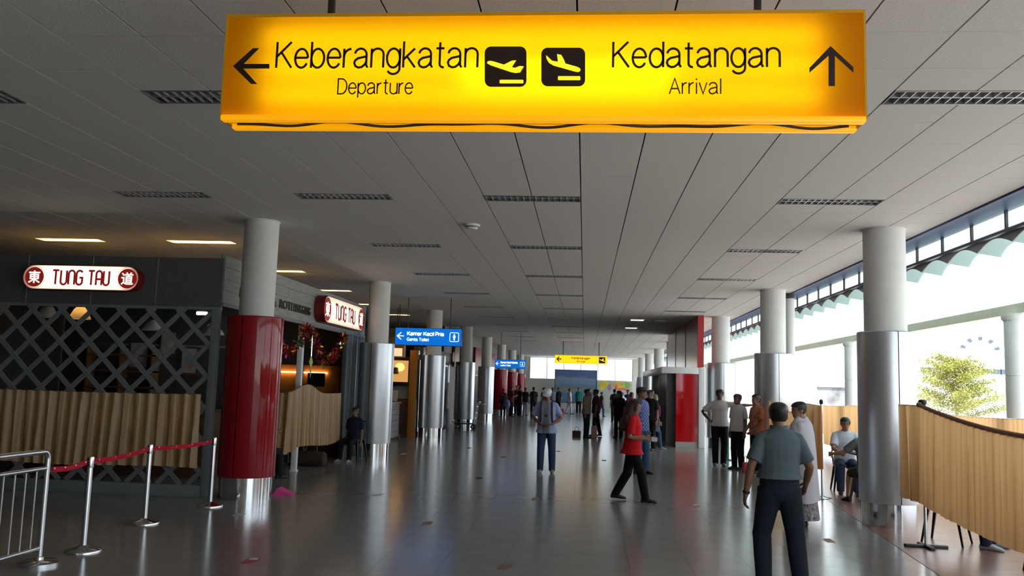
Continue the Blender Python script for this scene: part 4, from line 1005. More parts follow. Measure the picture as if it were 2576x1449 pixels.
for x, z, rx, rz, c in ((1.55, 2.02, 0.42, 0.24, (0.72, 0.55, 0.05)), (1.35, 1.72, 0.22, 0.18, (0.75, 0.62, 0.08)), (1.95, 1.8, 0.16, 0.3, (0.35, 0.22, 0.4)), (2.75, 1.98, 0.6, 0.28, (0.75, 0.45, 0.08)), (2.85, 2.02, 0.38, 0.2, (0.25, 0.5, 0.12)), (2.45, 1.9, 0.12, 0.26, (0.7, 0.12, 0.08)), (3.3, 2.0, 0.3, 0.24, (0.2, 0.42, 0.10)), (3.0, 1.68, 0.5, 0.08, (0.7, 0.16, 0.08))):
    M().ball((x, -0.004, z), (rx, 0.01, rz), 18, 8).build('painted_shape', mat('mural_%d%d' % (int(x * 100), int(z * 100)), c, 0.5, var=0.15), mu)

# ------------------------------------------------------------------ red kiosk and bulkhead
m_kred = mat('red_glass', (0.50, 0.004, 0.008), 0.07, var=0.03, coat=0.5)
kk = thing('kiosk', 'glossy red kiosk with a white frame on the terrace side', 'kiosk', (0, 26.7, 0))
M().box(2.79, 3.47, 0, 0.06, 0.17, 2.23).build('red_panel', m_kred, kk, smooth=0)
M().box(2.79, 3.47, 0.004, 0.06, 0, 0.17).build('plinth', mat('beige_plinth', (0.42, 0.40, 0.35), 0.35, var=0.05), kk, smooth=0)
M().bbox(3.47, 3.66, -0.06, 0.2, 0, 2.43, 0.01).build('frame_post', m_white, kk)
M().bbox(2.36, 3.47, -0.06, 0.2, 2.23, 2.43, 0.01).build('frame_beam', m_white, kk)
M().bbox(2.36, 2.56, 0.2, 8.6, 2.23, 2.43, 0.01).build('frame_beam', m_white, kk)
M().bbox(2.36, 2.56, 8.6, 8.8, 0, 2.43, 0.01).build('frame_post', m_white, kk)
M().box(2.56, 3.66, 0.1, 8.8, 2.33, 2.40).build('roof', m_dark, kk, smooth=0)
M().box(3.58, 3.66, 0.2, 8.8, 0, 2.33).build('back_wall', mat('kiosk_inner', (0.07, 0.07, 0.075), 0.4, var=0.2), kk, smooth=0)
for k in range(3): M().box(2.55, 3.55, 0.5 + 2.7 * k, 0.54 + 2.7 * k, 0, 2.3).build('partition', mat('partition_grey', (0.16, 0.165, 0.17), 0.25, var=0.1), kk, smooth=0)
for k, (y, z) in enumerate(((1.2, 2.05), (3.0, 2.15), (4.6, 1.95), (6.2, 2.1), (7.4, 1.9))): M().ball((2.95, y, z), (0.05, 0.05, 0.09), 10, 8).build('spot_lamp', mat('white_spot', (1, 1, 1), 0.5, emit=(1, 0.97, 0.9), estr=5), kk)
for k in range(2):
    a = thing('cash_machine', ['dark cash machine at the near end of the kiosk', 'dark cash machine deeper inside the kiosk'][k], 'cash machine', (3.25, 28.5 + 2.7 * k, 0), group='cash machines')
    M().bbox(-0.3, 0.3, -0.35, 0.35, 0, 1.55, 0.02).build('cabinet', mat('machine_grey', (0.12, 0.12, 0.14), 0.35, var=0.1), a)
    M().box(-0.305, -0.3, -0.2, 0.2, 1.1, 1.4).build('screen', mat('blue_screen', (0.05, 0.1, 0.3), 0.3, emit=(0.1, 0.25, 0.8), estr=0.9), a, smooth=0)
    M().box(-0.34, -0.3, -0.25, 0.25, 0.95, 1.02).build('keypad_shelf', m_steel, a, smooth=0)
bh = thing('bulkhead', 'red edged wooden bulkhead hanging from the ceiling over the kiosk', 'bulkhead', (3.45, 0, 0))
m_bulk = mat('brown_laminate', (0.42, 0.17, 0.13), 0.25, var=0.09, scale=4, stretch=(6, 6, 0.6))
m_redp = mat('red_paint', (0.45, 0.02, 0.025), 0.35, var=0.05)
for a, b in ((26.82, 29.95), (30.05, 33.2), (33.3, 36.4)): M().box(0, 0.12, a, b, 2.44, ZC - 0.004).build('panel', m_bulk, bh, smooth=0)
for y in (30.0, 33.25): M().box(-0.012, 0.12, y - 0.05, y + 0.05, 2.44, ZC - 0.004).build('red_batten', m_redp, bh, smooth=0)
M().box(-0.01, 0.17, 26.66, 26.82, 2.44, ZC - 0.004).build('red_end', m_redp, bh, smooth=0)

# ------------------------------------------------------------------ terrace curtains and stands
m_hem = mat('brown_hem', (0.26, 0.12, 0.07), 0.6, var=0.1)
m_cur2 = translucent('amber_satin', (0.50, 0.32, 0.17), (0.74, 0.45, 0.21), 0.55, 0.45)
curtain('curtain', 'near amber curtain hung on a stand at the right edge', [(3.76, 10.72), (3.93, 10.50), (3.98, 8.2), (3.98, 5.2)], lambda t: 1.63 - 0.30 * math.sin(PI * min(1, max(0, (t - 0.06) / 0.94))) ** 0.9 * 0.8, lambda t: 0.55 - 0.24 * math.sin(PI * t) ** 0.8 * 0.8, period=0.135, amp=0.045, m=m_cur2, seed=9, hem=None)
curtain('curtain', 'amber curtain strung between a round stand and the second terrace column', [(3.74, 14.98), (3.98, 14.92), (4.02, 19.2)], lambda t: 1.57 - 0.20 * math.sin(PI * t), lambda t: 0.50 - 0.10 * math.sin(PI * t), period=0.11, amp=0.02, m=m_cur2, seed=12)
curtain('curtain', 'far amber curtain along the outer edge of the terrace', [(6.72, 8.5), (6.72, 25.0)], lambda t: 1.46 + 0.04 * math.sin(11 * t), lambda t: 0.36, period=0.16, amp=0.03, m=m_cur2, seed=15)
hm_ = thing('curtain_rope', 'thick brown rope along the top of the near amber curtain', 'rope', (3.92, 10.50, 0))
pts = []
for k in range(41):
    t = k / 40; s = t * 5.3
    x, y = (0.06 * min(1, s / 2.3), -s); tt = (s + 0.33) / 5.64
    pts.append((x, y, 1.63 - 0.30 * math.sin(PI * min(1, max(0, (tt - 0.06) / 0.94))) ** 0.9 * 0.8 + 0.005))
M().tube(pts, 0.024, 8).build('rope', m_hem, hm_)
M().ball(pts[0], 0.034, 10, 8).build('knot', m_hem, hm_)
st = thing('curtain_stand', 'steel curtain stand with a flat crossed foot at the near curtain', 'stand', (3.97, 10.53, 0))
M().lathe([(0.017, 0.02), (0.017, 1.60)], n=14).build('pole', m_steel, st)
M().bbox(-0.24, 0.24, -0.035, 0.035, 0, 0.035, 0.01).build('foot_bar', m_black, st)
M().bbox(-0.03, 0.03, -0.2, 0.2, 0.0, 0.034, 0.01).build('foot_bar', m_black, st)
M().lathe([(0.024, 1.60), (0.03, 1.63), (0.045, 1.66), (0.045, 1.69), (0.02, 1.70)], n=16).build('head', m_black, st)
st = thing('curtain_stand', 'steel curtain stand with a round base behind the woman in the white veil', 'stand', (4.0, 15.0, 0))
M().lathe([(0.017, 0.03), (0.017, 1.56)], n=14).build('pole', m_steel, st)
M().lathe([(0.16, 0), (0.16, 0.012), (0.05, 0.03), (0.02, 0.05)], n=28).build('base', m_steel, st)
M().lathe([(0.022, 1.56), (0.03, 1.58), (0.03, 1.62), (0.012, 1.64)], n=14).build('head', m_black, st)
gpst = thing('green_post', 'slim green post between the two men in white shirts', 'post', (3.62, 22.4, 0))
M().bbox(-0.06, 0.06, -0.04, 0.04, 0.02, 0.95, 0.01).build('panel', mat('green_paint', (0.02, 0.25, 0.13), 0.45, var=0.05), gpst)
M().bbox(-0.12, 0.12, -0.15, 0.15, 0, 0.02, 0.005).build('foot', m_dark, gpst)

# ------------------------------------------------------------------ chairs and tables
m_chair = mat('gunmetal_chair', (0.022, 0.023, 0.027), 0.28, 0.6, var=0.15)
def make_chair():
    t = thing('metal_chair', 'x', 'chair', group='black metal cafe chairs')
    s = M().bbox(-0.18, 0.18, -0.17, 0.18, 0.435, 0.455, 0.008); s.build('seat', m_chair, t)
    for a in (-1, 1):
        for b in (-1, 1):
            top = Vector((a * 0.155, b * 0.15, 0.44)); bot = Vector((a * 0.215, b * 0.225, 0.0))
            l = M(); u = Vector((0.026, 0, 0)); v = Vector((0, 0.02, 0))
            l.loft([[top + u + v, top - u + v, top - u - v, top + u - v], [bot + u * 0.5 + v * 0.5, bot - u * 0.5 + v * 0.5, bot - u * 0.5 - v * 0.5, bot + u * 0.5 - v * 0.5]])
            l.build('leg', m_chair, t, smooth=30)
    M().tube([(-0.17, -0.15, 0.44), (-0.19, -0.20, 0.68), (-0.15, -0.235, 0.83), (0, -0.25, 0.855), (0.15, -0.235, 0.83), (0.19, -0.20, 0.68), (0.17, -0.15, 0.44)], 0.012, 8).build('back_frame', m_chair, t)
    M().prism([(-0.045, 0.45), (0.045, 0.45), (0.06, 0.85), (-0.06, 0.85)], lambda u, v: (u, -0.16 - (v - 0.45) * 0.22, v), (0, 0.006, 0)).build('back_slat', m_chair, t, smooth=0)
    return t
CH = [(-4.96, 18.45, 2.9, 'black metal chair beside the second column'), (-5.55, 14.35, -0.5, 'black metal chair left of the white post'), (-5.75, 16.3, 0.3, 'black metal chair behind the white post'), (-6.1, 17.9, 3.6, 'black metal chair behind the bunched curtain'),
      (4.36, 10.92, -2.2, 'black metal chair at the pole of the near amber curtain'), (4.75, 9.2, 0.2, 'black metal chair under the near amber curtain'), (4.5, 8.35, 1.4, 'black metal chair at the right edge of the frame'),
      (4.55, 14.35, 0.1, 'black metal chair behind the first terrace column'), (4.72, 16.2, 3.0, 'black metal chair of the man with glasses'), (5.5, 17.0, 2.6, 'black metal chair behind the seated men'), (5.5, 15.3, 1.6, 'black metal chair on the far side of the terrace table')]
c0 = make_chair()
for k, (x, y, r, lab) in enumerate(CH):
    c = c0 if k == 0 else copy_tree(c0)
    c.location = (x, y, 0.004 if x > 3.4 else 0); c.rotation_euler = (0, 0, r); c['label'] = lab
def table(x, y, z, label):
    t = thing('cafe_table', label, 'table', (x, y, z))
    M().bbox(-0.35, 0.35, -0.35, 0.35, 0.71, 0.74, 0.008).build('top', m_black, t)
    M().lathe([(0.03, 0.03), (0.03, 0.71)], n=14).build('column', m_black, t)
    for a, b in ((0.3, 0.03), (0.03, 0.3)): M().bbox(-a, a, -b, b, 0, 0.03, 0.008).build('foot', m_black, t)
table(4.95, 15.3, 0.004, 'black cafe table in front of the man with glasses')
table(5.15, 9.9, 0.004, 'black cafe table behind the near amber curtain')
table(-6.15, 15.2, 0, 'black cafe table inside the coffee shop')
table(-5.95, 17.1, 0, 'black cafe table behind the bunched curtain')

# ------------------------------------------------------------------ outside: wall mural, tree, buildings
mw = thing('garden_wall', 'pale grey marbled garden wall outside the terrace', 'wall', (0, 40, 0))
m_marble = mat('grey_marble', (0.19, 0.195, 0.20), 0.5, col2=(0.04, 0.042, 0.045), scale=1.1)
m_marble.node_tree.nodes['Color Ramp'].color_ramp.elements[0].position = 0.5; m_marble.node_tree.nodes['Color Ramp'].color_ramp.elements[1].position = 0.72
a = on_y(2058, 973, 40); b = on_y(2135, 1050, 40)
M().bbox(a.x, b.x + 0.6, 0, 0.2, -0.03, a.z, 0.02).build('slab', m_marble, mw)
M().box(a.x - 0.05, b.x + 0.65, -0.05, 0.25, a.z, a.z + 0.05).build('coping', m_plaster, mw, smooth=0)
rnd = random.Random(4)
def conifer(x, y, h, label):
    t = thing('conifer_tree', label, 'tree', (x, y, -0.03))
    M().tube([(0, 0, 0), (0.03, 0.02, h * 0.5), (0, 0, h * 0.97)], [0.09, 0.06, 0.02], 10).build('trunk', mat('bark', (0.30, 0.22, 0.13), 0.8, var=0.2), t)
    m_leaf = mat('pine_needles', (0.13, 0.15, 0.02), 0.6, col2=(0.30, 0.29, 0.05), scale=3)
    for k in range(26):
        z = h * (0.28 + 0.68 * k / 25); a = k * 2.4 + rnd.uniform(-0.3, 0.3); L = (h * 1.05 - z * 0.66) * 0.72 * rnd.uniform(0.8, 1.1)
        d = Vector((math.cos(a), math.sin(a), 0.25)).normalized()
        b = M().tube([(0, 0, z), tuple(d * L * 0.5 + Vector((0, 0, z))), tuple(d * L + Vector((0, 0, z + 0.1)))], [0.02, 0.014, 0.006], 6).build('branch', MATS['bark'], t)
        m = M()
        for q in range(620):
            s = rnd.uniform(0.15, 1.05); p = d * L * s + Vector((rnd.gauss(0, 0.17), rnd.gauss(0, 0.17), z + 0.1 * s + rnd.gauss(0.02, 0.08)))
            u = (d * 0.5 + Vector((rnd.gauss(0, 1), rnd.gauss(0, 1), rnd.gauss(0.3, 0.7))) * 0.6).normalized(); l = rnd.uniform(0.06, 0.13); w = u.cross(Vector((rnd.gauss(0, 1), rnd.gauss(0, 1), rnd.gauss(0, 1)))).normalized() * 0.022
            m.add([p - w, p + w, p + u * l], [(0, 1, 2)])
        tag(m.build('needles', m_leaf, b, smooth=0, fix=False), kind='stuff')
p = on_y(2412, 1000, 36); conifer(p.x - 0.1, 36, 3.25, 'yellow green conifer outside between the terrace posts')
m_bld = mat('white_render', (0.80, 0.81, 0.82), 0.7, var=0.03)
m_win = mat('blue_grey_window', (0.06, 0.075, 0.10), 0.2, var=0.1)
bd = thing('terminal_building', 'white building with a window band far behind the conifer', 'building', (0, 95, 0))
x0 = on_y(2295, 1000, 95).x; x1 = on_y(2700, 1000, 95).x
M().box(x0, x1, 0, 12, 0, 9.5).build('wall', m_bld, bd, smooth=0)
zt = on_y(2330, 923, 95).z; zb = on_y(2330, 938, 95).z
for k in range(16):
    xa = x0 + 0.8 + (x1 - x0 - 1.6) * k / 16
    f = M().box(xa, xa + 1.0, -0.06, 0.02, zb, zt).build('window', m_strip, bd, smooth=0)
    M().box(xa + 0.08, xa + 0.92, -0.08, -0.05, zb + 0.06, zt - 0.06).build('pane', m_win, f, smooth=0)
xg = on_y(2485, 1000, 95).x
M().box(xg, xg + 2.2, -0.3, 0.02, 0, 2.9).build('service_door', mat('grey_door', (0.35, 0.40, 0.42), 0.5, var=0.05), bd, smooth=0)
cxx = on_y(2464, 870, 95)
ar_ = M(); n = 9
for k in range(n):
    a0, a1 = PI * (0.06 + 0.88 * k / n), PI * (0.06 + 0.88 * (k + 0.72) / n)
    ar_ = M().prism([(cxx.x + r * math.cos(a), cxx.z - 0.7 + r * 0.8 * math.sin(a)) for r, a in ((1.6, a0), (2.1, a0), (2.1, a1), (1.6, a1))], lambda u, v: (u, -0.08, v), (0, 0.1, 0))
    if k % 2 == 0: ar_.build('arch_window', m_win, bd, smooth=0)
tag(M().box(7.6, 160, -60, 160, -0.3, -0.03).build('ground_outside', mat('concrete', (0.5, 0.49, 0.46), 0.8, var=0.1, scale=0.5), smooth=0), 'sunlit concrete apron outside the terrace', kind='structure')

# ------------------------------------------------------------------ people
def remesh(m, vox, smooth=4, fac=0.5):
    me = m.mesh('tmp', 0)
    o = bpy.data.objects.new('tmp', me)
    r = o.modifiers.new('r', 'REMESH'); r.mode = 'VOXEL'; r.voxel_size = vox
    s = o.modifiers.new('s', 'SMOOTH'); s.factor = fac; s.iterations = smooth
    out = evaluated_mesh(o); bpy.data.meshes.remove(me)
    out.materials.clear()
    return out
def join_extra(me, m, nslot):
    """append the geometry of builder m (with material slots shifted by nslot) to mesh me"""
    bm = bmesh.new(); bm.from_mesh(me)
    vs = [bm.verts.new(v) for v in m.v]
    for f, k in zip(m.f, m.mi):
        try:
            q = bm.faces.new([vs[i] for i in f]); q.material_index = k
        except ValueError: pass
    bm.to_mesh(me); bm.free()
    me.polygons.foreach_set('use_smooth', [True] * len(me.polygons)); me.update()
def tri(a, b, t): return a + (b - a) * t
HEAD = [(-0.116, 0.020, 0.080, 0.045), (-0.104, 0.038, 0.093, 0.000), (-0.080, 0.053, 0.098, -0.040), (-0.050, 0.061, 0.097, -0.066), (-0.015, 0.068, 0.096, -0.088), (0.02, 0.073, 0.096, -0.099), (0.05, 0.075, 0.092, -0.102), (0.08, 0.068, 0.080, -0.092), (0.102, 0.050, 0.056, -0.068), (0.114, 0.026, 0.026, -0.036), (0.118, 0.006, 0.002, -0.012)]
def head_ring(z, w, yf, yb, off=0.0, n=24):
    c = (yf + yb) / 2; r = (yf - yb) / 2
    return [Vector(((w + off) * math.cos(2 * PI * k / n), c + (r + off) * math.sin(2 * PI * k / n), z)) for k in range(n)]

def person(label, loc, rz, h=1.68, top=(0.5, 0.5, 0.5), bottom=(0.05, 0.05, 0.06), shoes=(0.02, 0.02, 0.02), skin=(0.30, 0.165, 0.10), hair='short', hcol=(0.012, 0.010, 0.009),
           lean=0.0, twist=0.0, hp=0.0, hy=0.0, ra=((0.10, -0.03, -1), (0.04, 0.12, -1)), la=((-0.10, -0.03, -1), (-0.04, 0.12, -1)), rl=((0.03, 0.05, -1), (0.0, -0.05, -1)), ll=((-0.03, 0.05, -1), (0.0, -0.05, -1)),
           sleeve='short', hem=0.80, fat=1.0, kind='trousers', vox=0.014, group=None, topmat=None, botmat=None, seat=None, collar=False, extra=None, watch=False, curl=0.5, hemw=0.0, baggy=1.0):
    s = h / 1.70
    P = thing('person', label, 'person', loc, rz, group)
    pel = Vector((0, 0, 0.93))
    Rt = Matrix.Rotation(twist, 3, 'Z') @ Matrix.Rotation(-lean, 3, 'X')
    T = lambda p: pel + Rt @ (Vector(p) - pel)
    body = M(); N = 18
    TOR = [(0.80, 0.125, 0.100, 0.0), (0.88, 0.160, 0.120, -0.005), (0.95, 0.158, 0.115, 0.0), (1.04, 0.140, 0.105, 0.005), (1.15, 0.150, 0.112, 0.005), (1.26, 0.168, 0.118, 0.0), (1.35, 0.172, 0.105, -0.01), (1.41, 0.125, 0.085, -0.015), (1.445, 0.066, 0.066, -0.012)]
    def tring(z, rx, ry, y, off=0.0, f=1.0):
        return [T((math.cos(2 * PI * k / N) * (rx * f + off), y + math.sin(2 * PI * k / N) * (ry * f + off), z)) for k in range(N)]
    wf = lambda z: 1 + (fat - 1) * max(0.0, 1 - abs(z - 1.05) / 0.40)
    body.loft([tring(z, rx, ry, y, 0, wf(z)) for z, rx, ry, y in TOR])
    # neck and head
    hc = T((0, 0.014, 1.567)); Rh = Rt @ Matrix.Rotation(hy, 3, 'Z') @ Matrix.Rotation(-hp, 3, 'X')
    Hh = lambda p: hc + Rh @ Vector(p)
    nb = T((0, -0.012, 1.40)); nt_ = Hh((0, -0.015, -0.05))
    body.tube([nb, tri(nb, nt_, 0.5), nt_], [0.062, 0.055, 0.053], 14)
    body.loft([[Hh(p) for p in head_ring(*q)] for q in HEAD])
    body.loft([[Hh(Vector((x * w, y, z))) for x, y in ((-1, 0.085), (1, 0.085), (0.75, 0.085 + d), (-0.75, 0.085 + d))] for z, w, d in ((0.03, 0.008, 0.014), (0.0, 0.010, 0.022), (-0.03, 0.016, 0.034), (-0.042, 0.014, 0.022))])
    for e in (-1, 1):
        body.loft([[Hh((e * (0.072 + o), -0.012 + 0.022 * r * math.cos(a), -0.012 + 0.034 * r * math.sin(a))) for a in [2 * PI * k / 10 for k in range(10)]] for o, r in ((-0.01, 0.7), (0.006, 1.0), (0.014, 0.8))])
    # arms
    SH = {}; arms = {}
    for sd, a in ((1, ra), (-1, la)):
        S = T((sd * 0.166, -0.012, 1.350)); u = Rt @ Vector(a[0]).normalized(); v = Rt @ Vector(a[1]).normalized()
        E = S + u * 0.285; W = E + v * 0.245
        arms[sd] = (S, E, W, u, v)
        body.tube([T((sd * 0.08, -0.012, 1.365)), S, tri(S, E, 0.45), E, tri(E, W, 0.3), tri(E, W, 0.75), W, W + v * 0.03], [0.050, 0.053, 0.049, 0.040, 0.041, 0.033, 0.026, 0.026], 12)
        # palm: flattened, thumb side towards the front of the body
        n_ = v.cross(Vector((0, 1, 0)) if abs(v.y) < 0.85 else Vector((0, 0, 1))).normalized()      # palm normal
        t_ = n_.cross(v).normalized()                                                             # towards the thumb
        if t_.dot(Rt @ Vector((0, 1, 0.01))) < 0: t_ = -t_
        inn = n_ if n_.dot(T((0, 0, 1.0)) - W) > 0 else -n_
        body.loft([[W + v * d + t_ * (w * math.cos(q)) + n_ * (th * math.sin(q)) for q in [2 * PI * k / 12 for k in range(12)]] for d, w, th in ((0.0, 0.026, 0.020), (0.03, 0.034, 0.017), (0.065, 0.040, 0.015), (0.088, 0.038, 0.012))])
        SH[sd] = (W, v, t_, inn)
    # legs
    legs = {}; low = 9
    for sd, l in ((1, rl), (-1, ll)):
        Hj = Vector((sd * 0.088, -0.002, 0.885)); K = Hj + Vector(l[0]).normalized() * 0.425; A = K + Vector(l[1]).normalized() * 0.40
        legs[sd] = (Hj, K, A); low = min(low, A.z)
        body.tube([Hj + Vector((0, 0, 0.03)), Hj - Vector((0, 0, 0.06)), tri(Hj, K, 0.5), K, tri(K, A, 0.3), tri(K, A, 0.75), A], [0.088, 0.086, 0.072, 0.054, 0.055, 0.040, 0.036], 12)
    FZ = low - 0.068                                    # ground under the lowest foot
    shoe = {}
    for sd in (1, -1):
        Hj, K, A = legs[sd]; d = (A - K).normalized()
        f = Vector((0.12 * sd, 1, 0)); f = f.normalized()
        tilt = (A.z - low) * 1.1
        f = (f + Vector((0, 0, -min(0.9, tilt * 3)))).normalized() if A.y < 0 else (f + Vector((0, 0, min(0.5, tilt * 2)))).normalized()
        sdv = Vector((f.y, -f.x, 0)).normalized(); up = sdv.cross(f).normalized()
        if up.z < 0: up = -up
        body.tube([A, A - up * 0.03 + f * 0.05, A - up * 0.045 + f * 0.13], [0.036, 0.036, 0.026], 10)
        rings = []
        for t, w, hh in ((-0.075, 0.026, 0.05), (-0.06, 0.036, 0.085), (0.0, 0.040, 0.098), (0.06, 0.044, 0.075), (0.12, 0.048, 0.052), (0.165, 0.040, 0.042), (0.19, 0.020, 0.03)):
            c = A + f * t - up * 0.068
            rings.append([c + sdv * (w * math.cos(q)) + up * (hh * (0.5 + 0.5 * math.sin(q)) if math.sin(q) > -0.6 else 0.0) for q in [2 * PI * k / 14 for k in range(14)]])
        shoe[sd] = M().loft(rings)
    bme = remesh(body, vox)
    # fingers, thumbs, face details on the same body mesh
    ex = M()
    for sd in (1, -1):
        W, v, t_, inn = SH[sd]
        for k, L in enumerate((0.070, 0.078, 0.072, 0.056)):
            b = W + v * 0.082 + t_ * (0.029 - 0.0195 * k)
            c1 = (v + inn * curl * 0.7).normalized(); c2 = (v * (1 - curl * 0.7) + inn * curl * 1.6).normalized()
            ex.tube([b - v * 0.01, b + c1 * L * 0.5, b + c1 * L * 0.5 + c2 * L * 0.3, b + c1 * L * 0.5 + c2 * L * 0.55], [0.0098, 0.0088, 0.008, 0.006], 8)
        b = W + v * 0.028 + t_ * 0.026; d1 = (v * 0.75 + t_ * 0.75 + inn * 0.3).normalized(); d2 = (v + t_ * 0.15 + inn * 0.5).normalized()
        ex.tube([b - d1 * 0.012, b + d1 * 0.036, b + d1 * 0.036 + d2 * 0.028, b + d1 * 0.036 + d2 * 0.036], [0.0125, 0.0105, 0.009, 0.006], 8)
    ex.cur = 1
    for e in (-1, 1):
        ex.ball(Hh((e * 0.031, 0.0885, 0.012)), 0.0085, 10, 6)
        ex.loft([[Hh((e * (0.016 + 0.032 * q), 0.0955 - 0.010 * q * q, 0.031 + dz + 0.004 * math.sin(PI * q))) for dz in (-0.003, 0.003)] + [Hh((e * (0.016 + 0.032 * q), 0.090 - 0.010 * q * q, 0.031))] for q in (0, 0.33, 0.66, 1)])
    ex.cur = 2
    ex.loft([[Hh((x, 0.0975 - 30 * x * x * 0.25 + 0.003, -0.068 + dz)) for dz in (-0.006, 0.006)] + [Hh((x, 0.088 - 8 * x * x, -0.068))] for x in (-0.022, -0.01, 0.0, 0.01, 0.022)])
    join_extra(bme, ex, 0)
    sk = mat('skin_%d_%d' % (int(skin[0] * 100), int(skin[1] * 100)), skin, 0.5, var=0.06, scale=20)
    off = Vector((0, 0, -FZ))
    def place(o, par=P):
        o.parent = par; o.location = off * s; o.scale = (s, s, s); return o
    bo = link('body', bme, [sk, mat('eye_dark', (0.02, 0.015, 0.012), 0.3, var=0.05), mat('lip', (0.26, 0.09, 0.07), 0.5, var=0.05)]); place(bo)
    # trousers / skirt
    cb_ = 'cloth_%d_%d_%d' % tuple(int(c * 255) for c in bottom); ct_ = 'cloth_%d_%d_%d' % tuple(int(c * 255) for c in top)
    bm_ = botmat or mat(cb_, bottom, 0.75, var=0.10, scale=9, bump=0.25, spec=0.15); tm_ = topmat or mat(ct_, top, 0.75, var=0.06, scale=7, bump=0.4, spec=0.15)
    if kind in ('trousers', 'shorts'):
        t = M()
        t.loft([[pel + Vector((math.cos(2 * PI * k / N) * rx, y + math.sin(2 * PI * k / N) * ry, z - 0.93)) for k in range(N)] for z, rx, ry, y in ((0.79, 0.15, 0.115, -0.004), (0.86, 0.176, 0.138, -0.008), (0.94, 0.172 * wf(0.94), 0.130 * wf(0.94), -0.004), (1.02, 0.158 * wf(1.02), 0.120 * wf(1.02), 0.0))])
        for sd in (1, -1):
            Hj, K, A = legs[sd]
            pts = [Hj + Vector((0, 0, 0.02)), Hj - Vector((0, 0, 0.05)), tri(Hj, K, 0.45), tri(Hj, K, 0.9)]
            rad = [0.104, 0.104, 0.092, 0.078]
            if kind == 'trousers': pts += [K + (K - (Hj + A) / 2) * 0.06, tri(K, A, 0.12), tri(K, A, 0.45), tri(K, A, 0.8), tri(K, A, 0.99), A - Vector((0, 0, 0.03))]; rad += [0.078, 0.076, 0.074, 0.068, 0.066, 0.064]
            t.tube(pts, [r * baggy for r in rad], 14)
        place(link('trousers' if kind == 'trousers' else 'shorts', remesh(t, vox, 3), bm_))
    elif kind == 'robe':
        t = M(); rings = []
        for z, rx, ry in ((0.10, 0.27, 0.25), (0.3, 0.25, 0.225), (0.6, 0.215, 0.185), (0.85, 0.20, 0.16), (1.02, 0.17, 0.14)):
            rings.append([Vector((math.cos(2 * PI * k / 36) * rx * (1 + 0.05 * math.sin(7 * 2 * PI * k / 36) * (1.1 - z)), math.sin(2 * PI * k / 36) * ry * (1 + 0.05 * math.sin(6 * 2 * PI * k / 36 + 1) * (1.1 - z)), z)) for k in range(36)])
        t.loft(rings); o = t.build('skirt', bm_); place(o)
    # shirt
    t = M()
    rows = [r for r in TOR if r[0] > hem + 0.03 and r[0] < 1.43]
    rows = [(z, max(rx, 0.168), max(ry, 0.130), y) if z < 0.99 else (z, max(rx, 0.152), max(ry, 0.116), y) if z < 1.1 else (z, rx, ry, y) for z, rx, ry, y in rows]
    r0 = min(TOR, key=lambda r: abs(r[0] - hem))
    low_r = [(hem, (0.178 if hem < 0.9 else 0.162) + hemw, (0.140 if hem < 0.9 else 0.122) + hemw, -0.004)]
    shr = [tring(z, rx, ry, y, 0.022, wf(z)) for z, rx, ry, y in low_r] + [tring(z, rx, ry, y, 0.024 if z < 1.3 else (0.020 if z < 1.39 else 0.014), wf(z)) for z, rx, ry, y in rows] + [tring(1.442, 0.068, 0.066, -0.010, 0.012)]
    t.loft(shr)
    for sd in (1, -1):
        S, E, W, u, v = arms[sd]
        pts = [T((sd * 0.05, -0.012, 1.372)), T((sd * 0.115, -0.012, 1.366)), S, tri(S, E, 0.2), tri(S, E, 0.4)]; rad = [0.055, 0.062, 0.063, 0.067, 0.068]
        if sleeve == 'short': pts += [tri(S, E, 0.72), tri(S, E, 0.80)]; rad += [0.070, 0.070]
        elif sleeve == 'long': pts += [E, tri(E, W, 0.4), tri(E, W, 0.92), tri(E, W, 0.98)]; rad += [0.060, 0.056, 0.045, 0.044]
        t.tube(pts, rad, 14)
    place(link('shirt', remesh(t, vox, 3), tm_))
    if collar:
        c = M(); c.loft([[T((math.cos(a) * (r + 0.01 * (1 + math.sin(a))), -0.012 + math.sin(a) * r, z)) for a in [2 * PI * k / 20 for k in range(20)]] for r, z in ((0.082, 1.425), (0.074, 1.47), (0.068, 1.47), (0.075, 1.425))], cap=False, closed=True); place(c.build('collar', tm_))
    # shoes
    for sd in (1, -1): place(link('shoe', remesh(shoe[sd], max(0.008, vox * 0.8), 2), mat('shoe_%d_%d_%d' % tuple(int(c * 255) for c in shoes), shoes, 0.4, var=0.08)))
    # hair and head wear
    hm = mat('hair_%d' % int(hcol[0] * 1000), hcol, 0.45, var=0.2, scale=40, stretch=(1, 1, 0.3), bump=0.3)
    def shell(off_, keep, name, m_, ext=None, sol=0.006):
        g = M(); n = 32; rings = []
        Z = [q for q in HEAD if q[0] > -0.09]
        dense = []
        for a, b in zip(Z, Z[1:]):
            for q in range(3): dense.append(tuple(tri(a[i], b[i], q / 3) for i in range(4)))
        dense.append(Z[-1])
        pts = [head_ring(*q, off=off_ * (1 if q[0] > -0.02 else 1.0), n=n) for q in dense]
        keepf = []
        for i in range(len(pts) - 1):
            for k in range(n):
                c = (pts[i][k] + pts[i][(k + 1) % n] + pts[i + 1][k] + pts[i + 1][(k + 1) % n]) / 4
                if keep(c): keepf.append((i * n + k, i * n + (k + 1) % n, (i + 1) * n + (k + 1) % n, (i + 1) * n + k))
        vs = [Hh(p) for r in pts for p in r]
        inner = [Hh(Vector((p.x * 0.9, p.y * 0.9, p.z * 0.93))) for r in pts for p in r]
        g.add(vs, keepf); g.add(vs[-n:], [tuple(range(n))])
        # close the rim down to the scalp
        ec = {}
        for f in keepf:
            for a, b in zip(f, f[1:] + f[:1]): ec[(a, b)] = 1
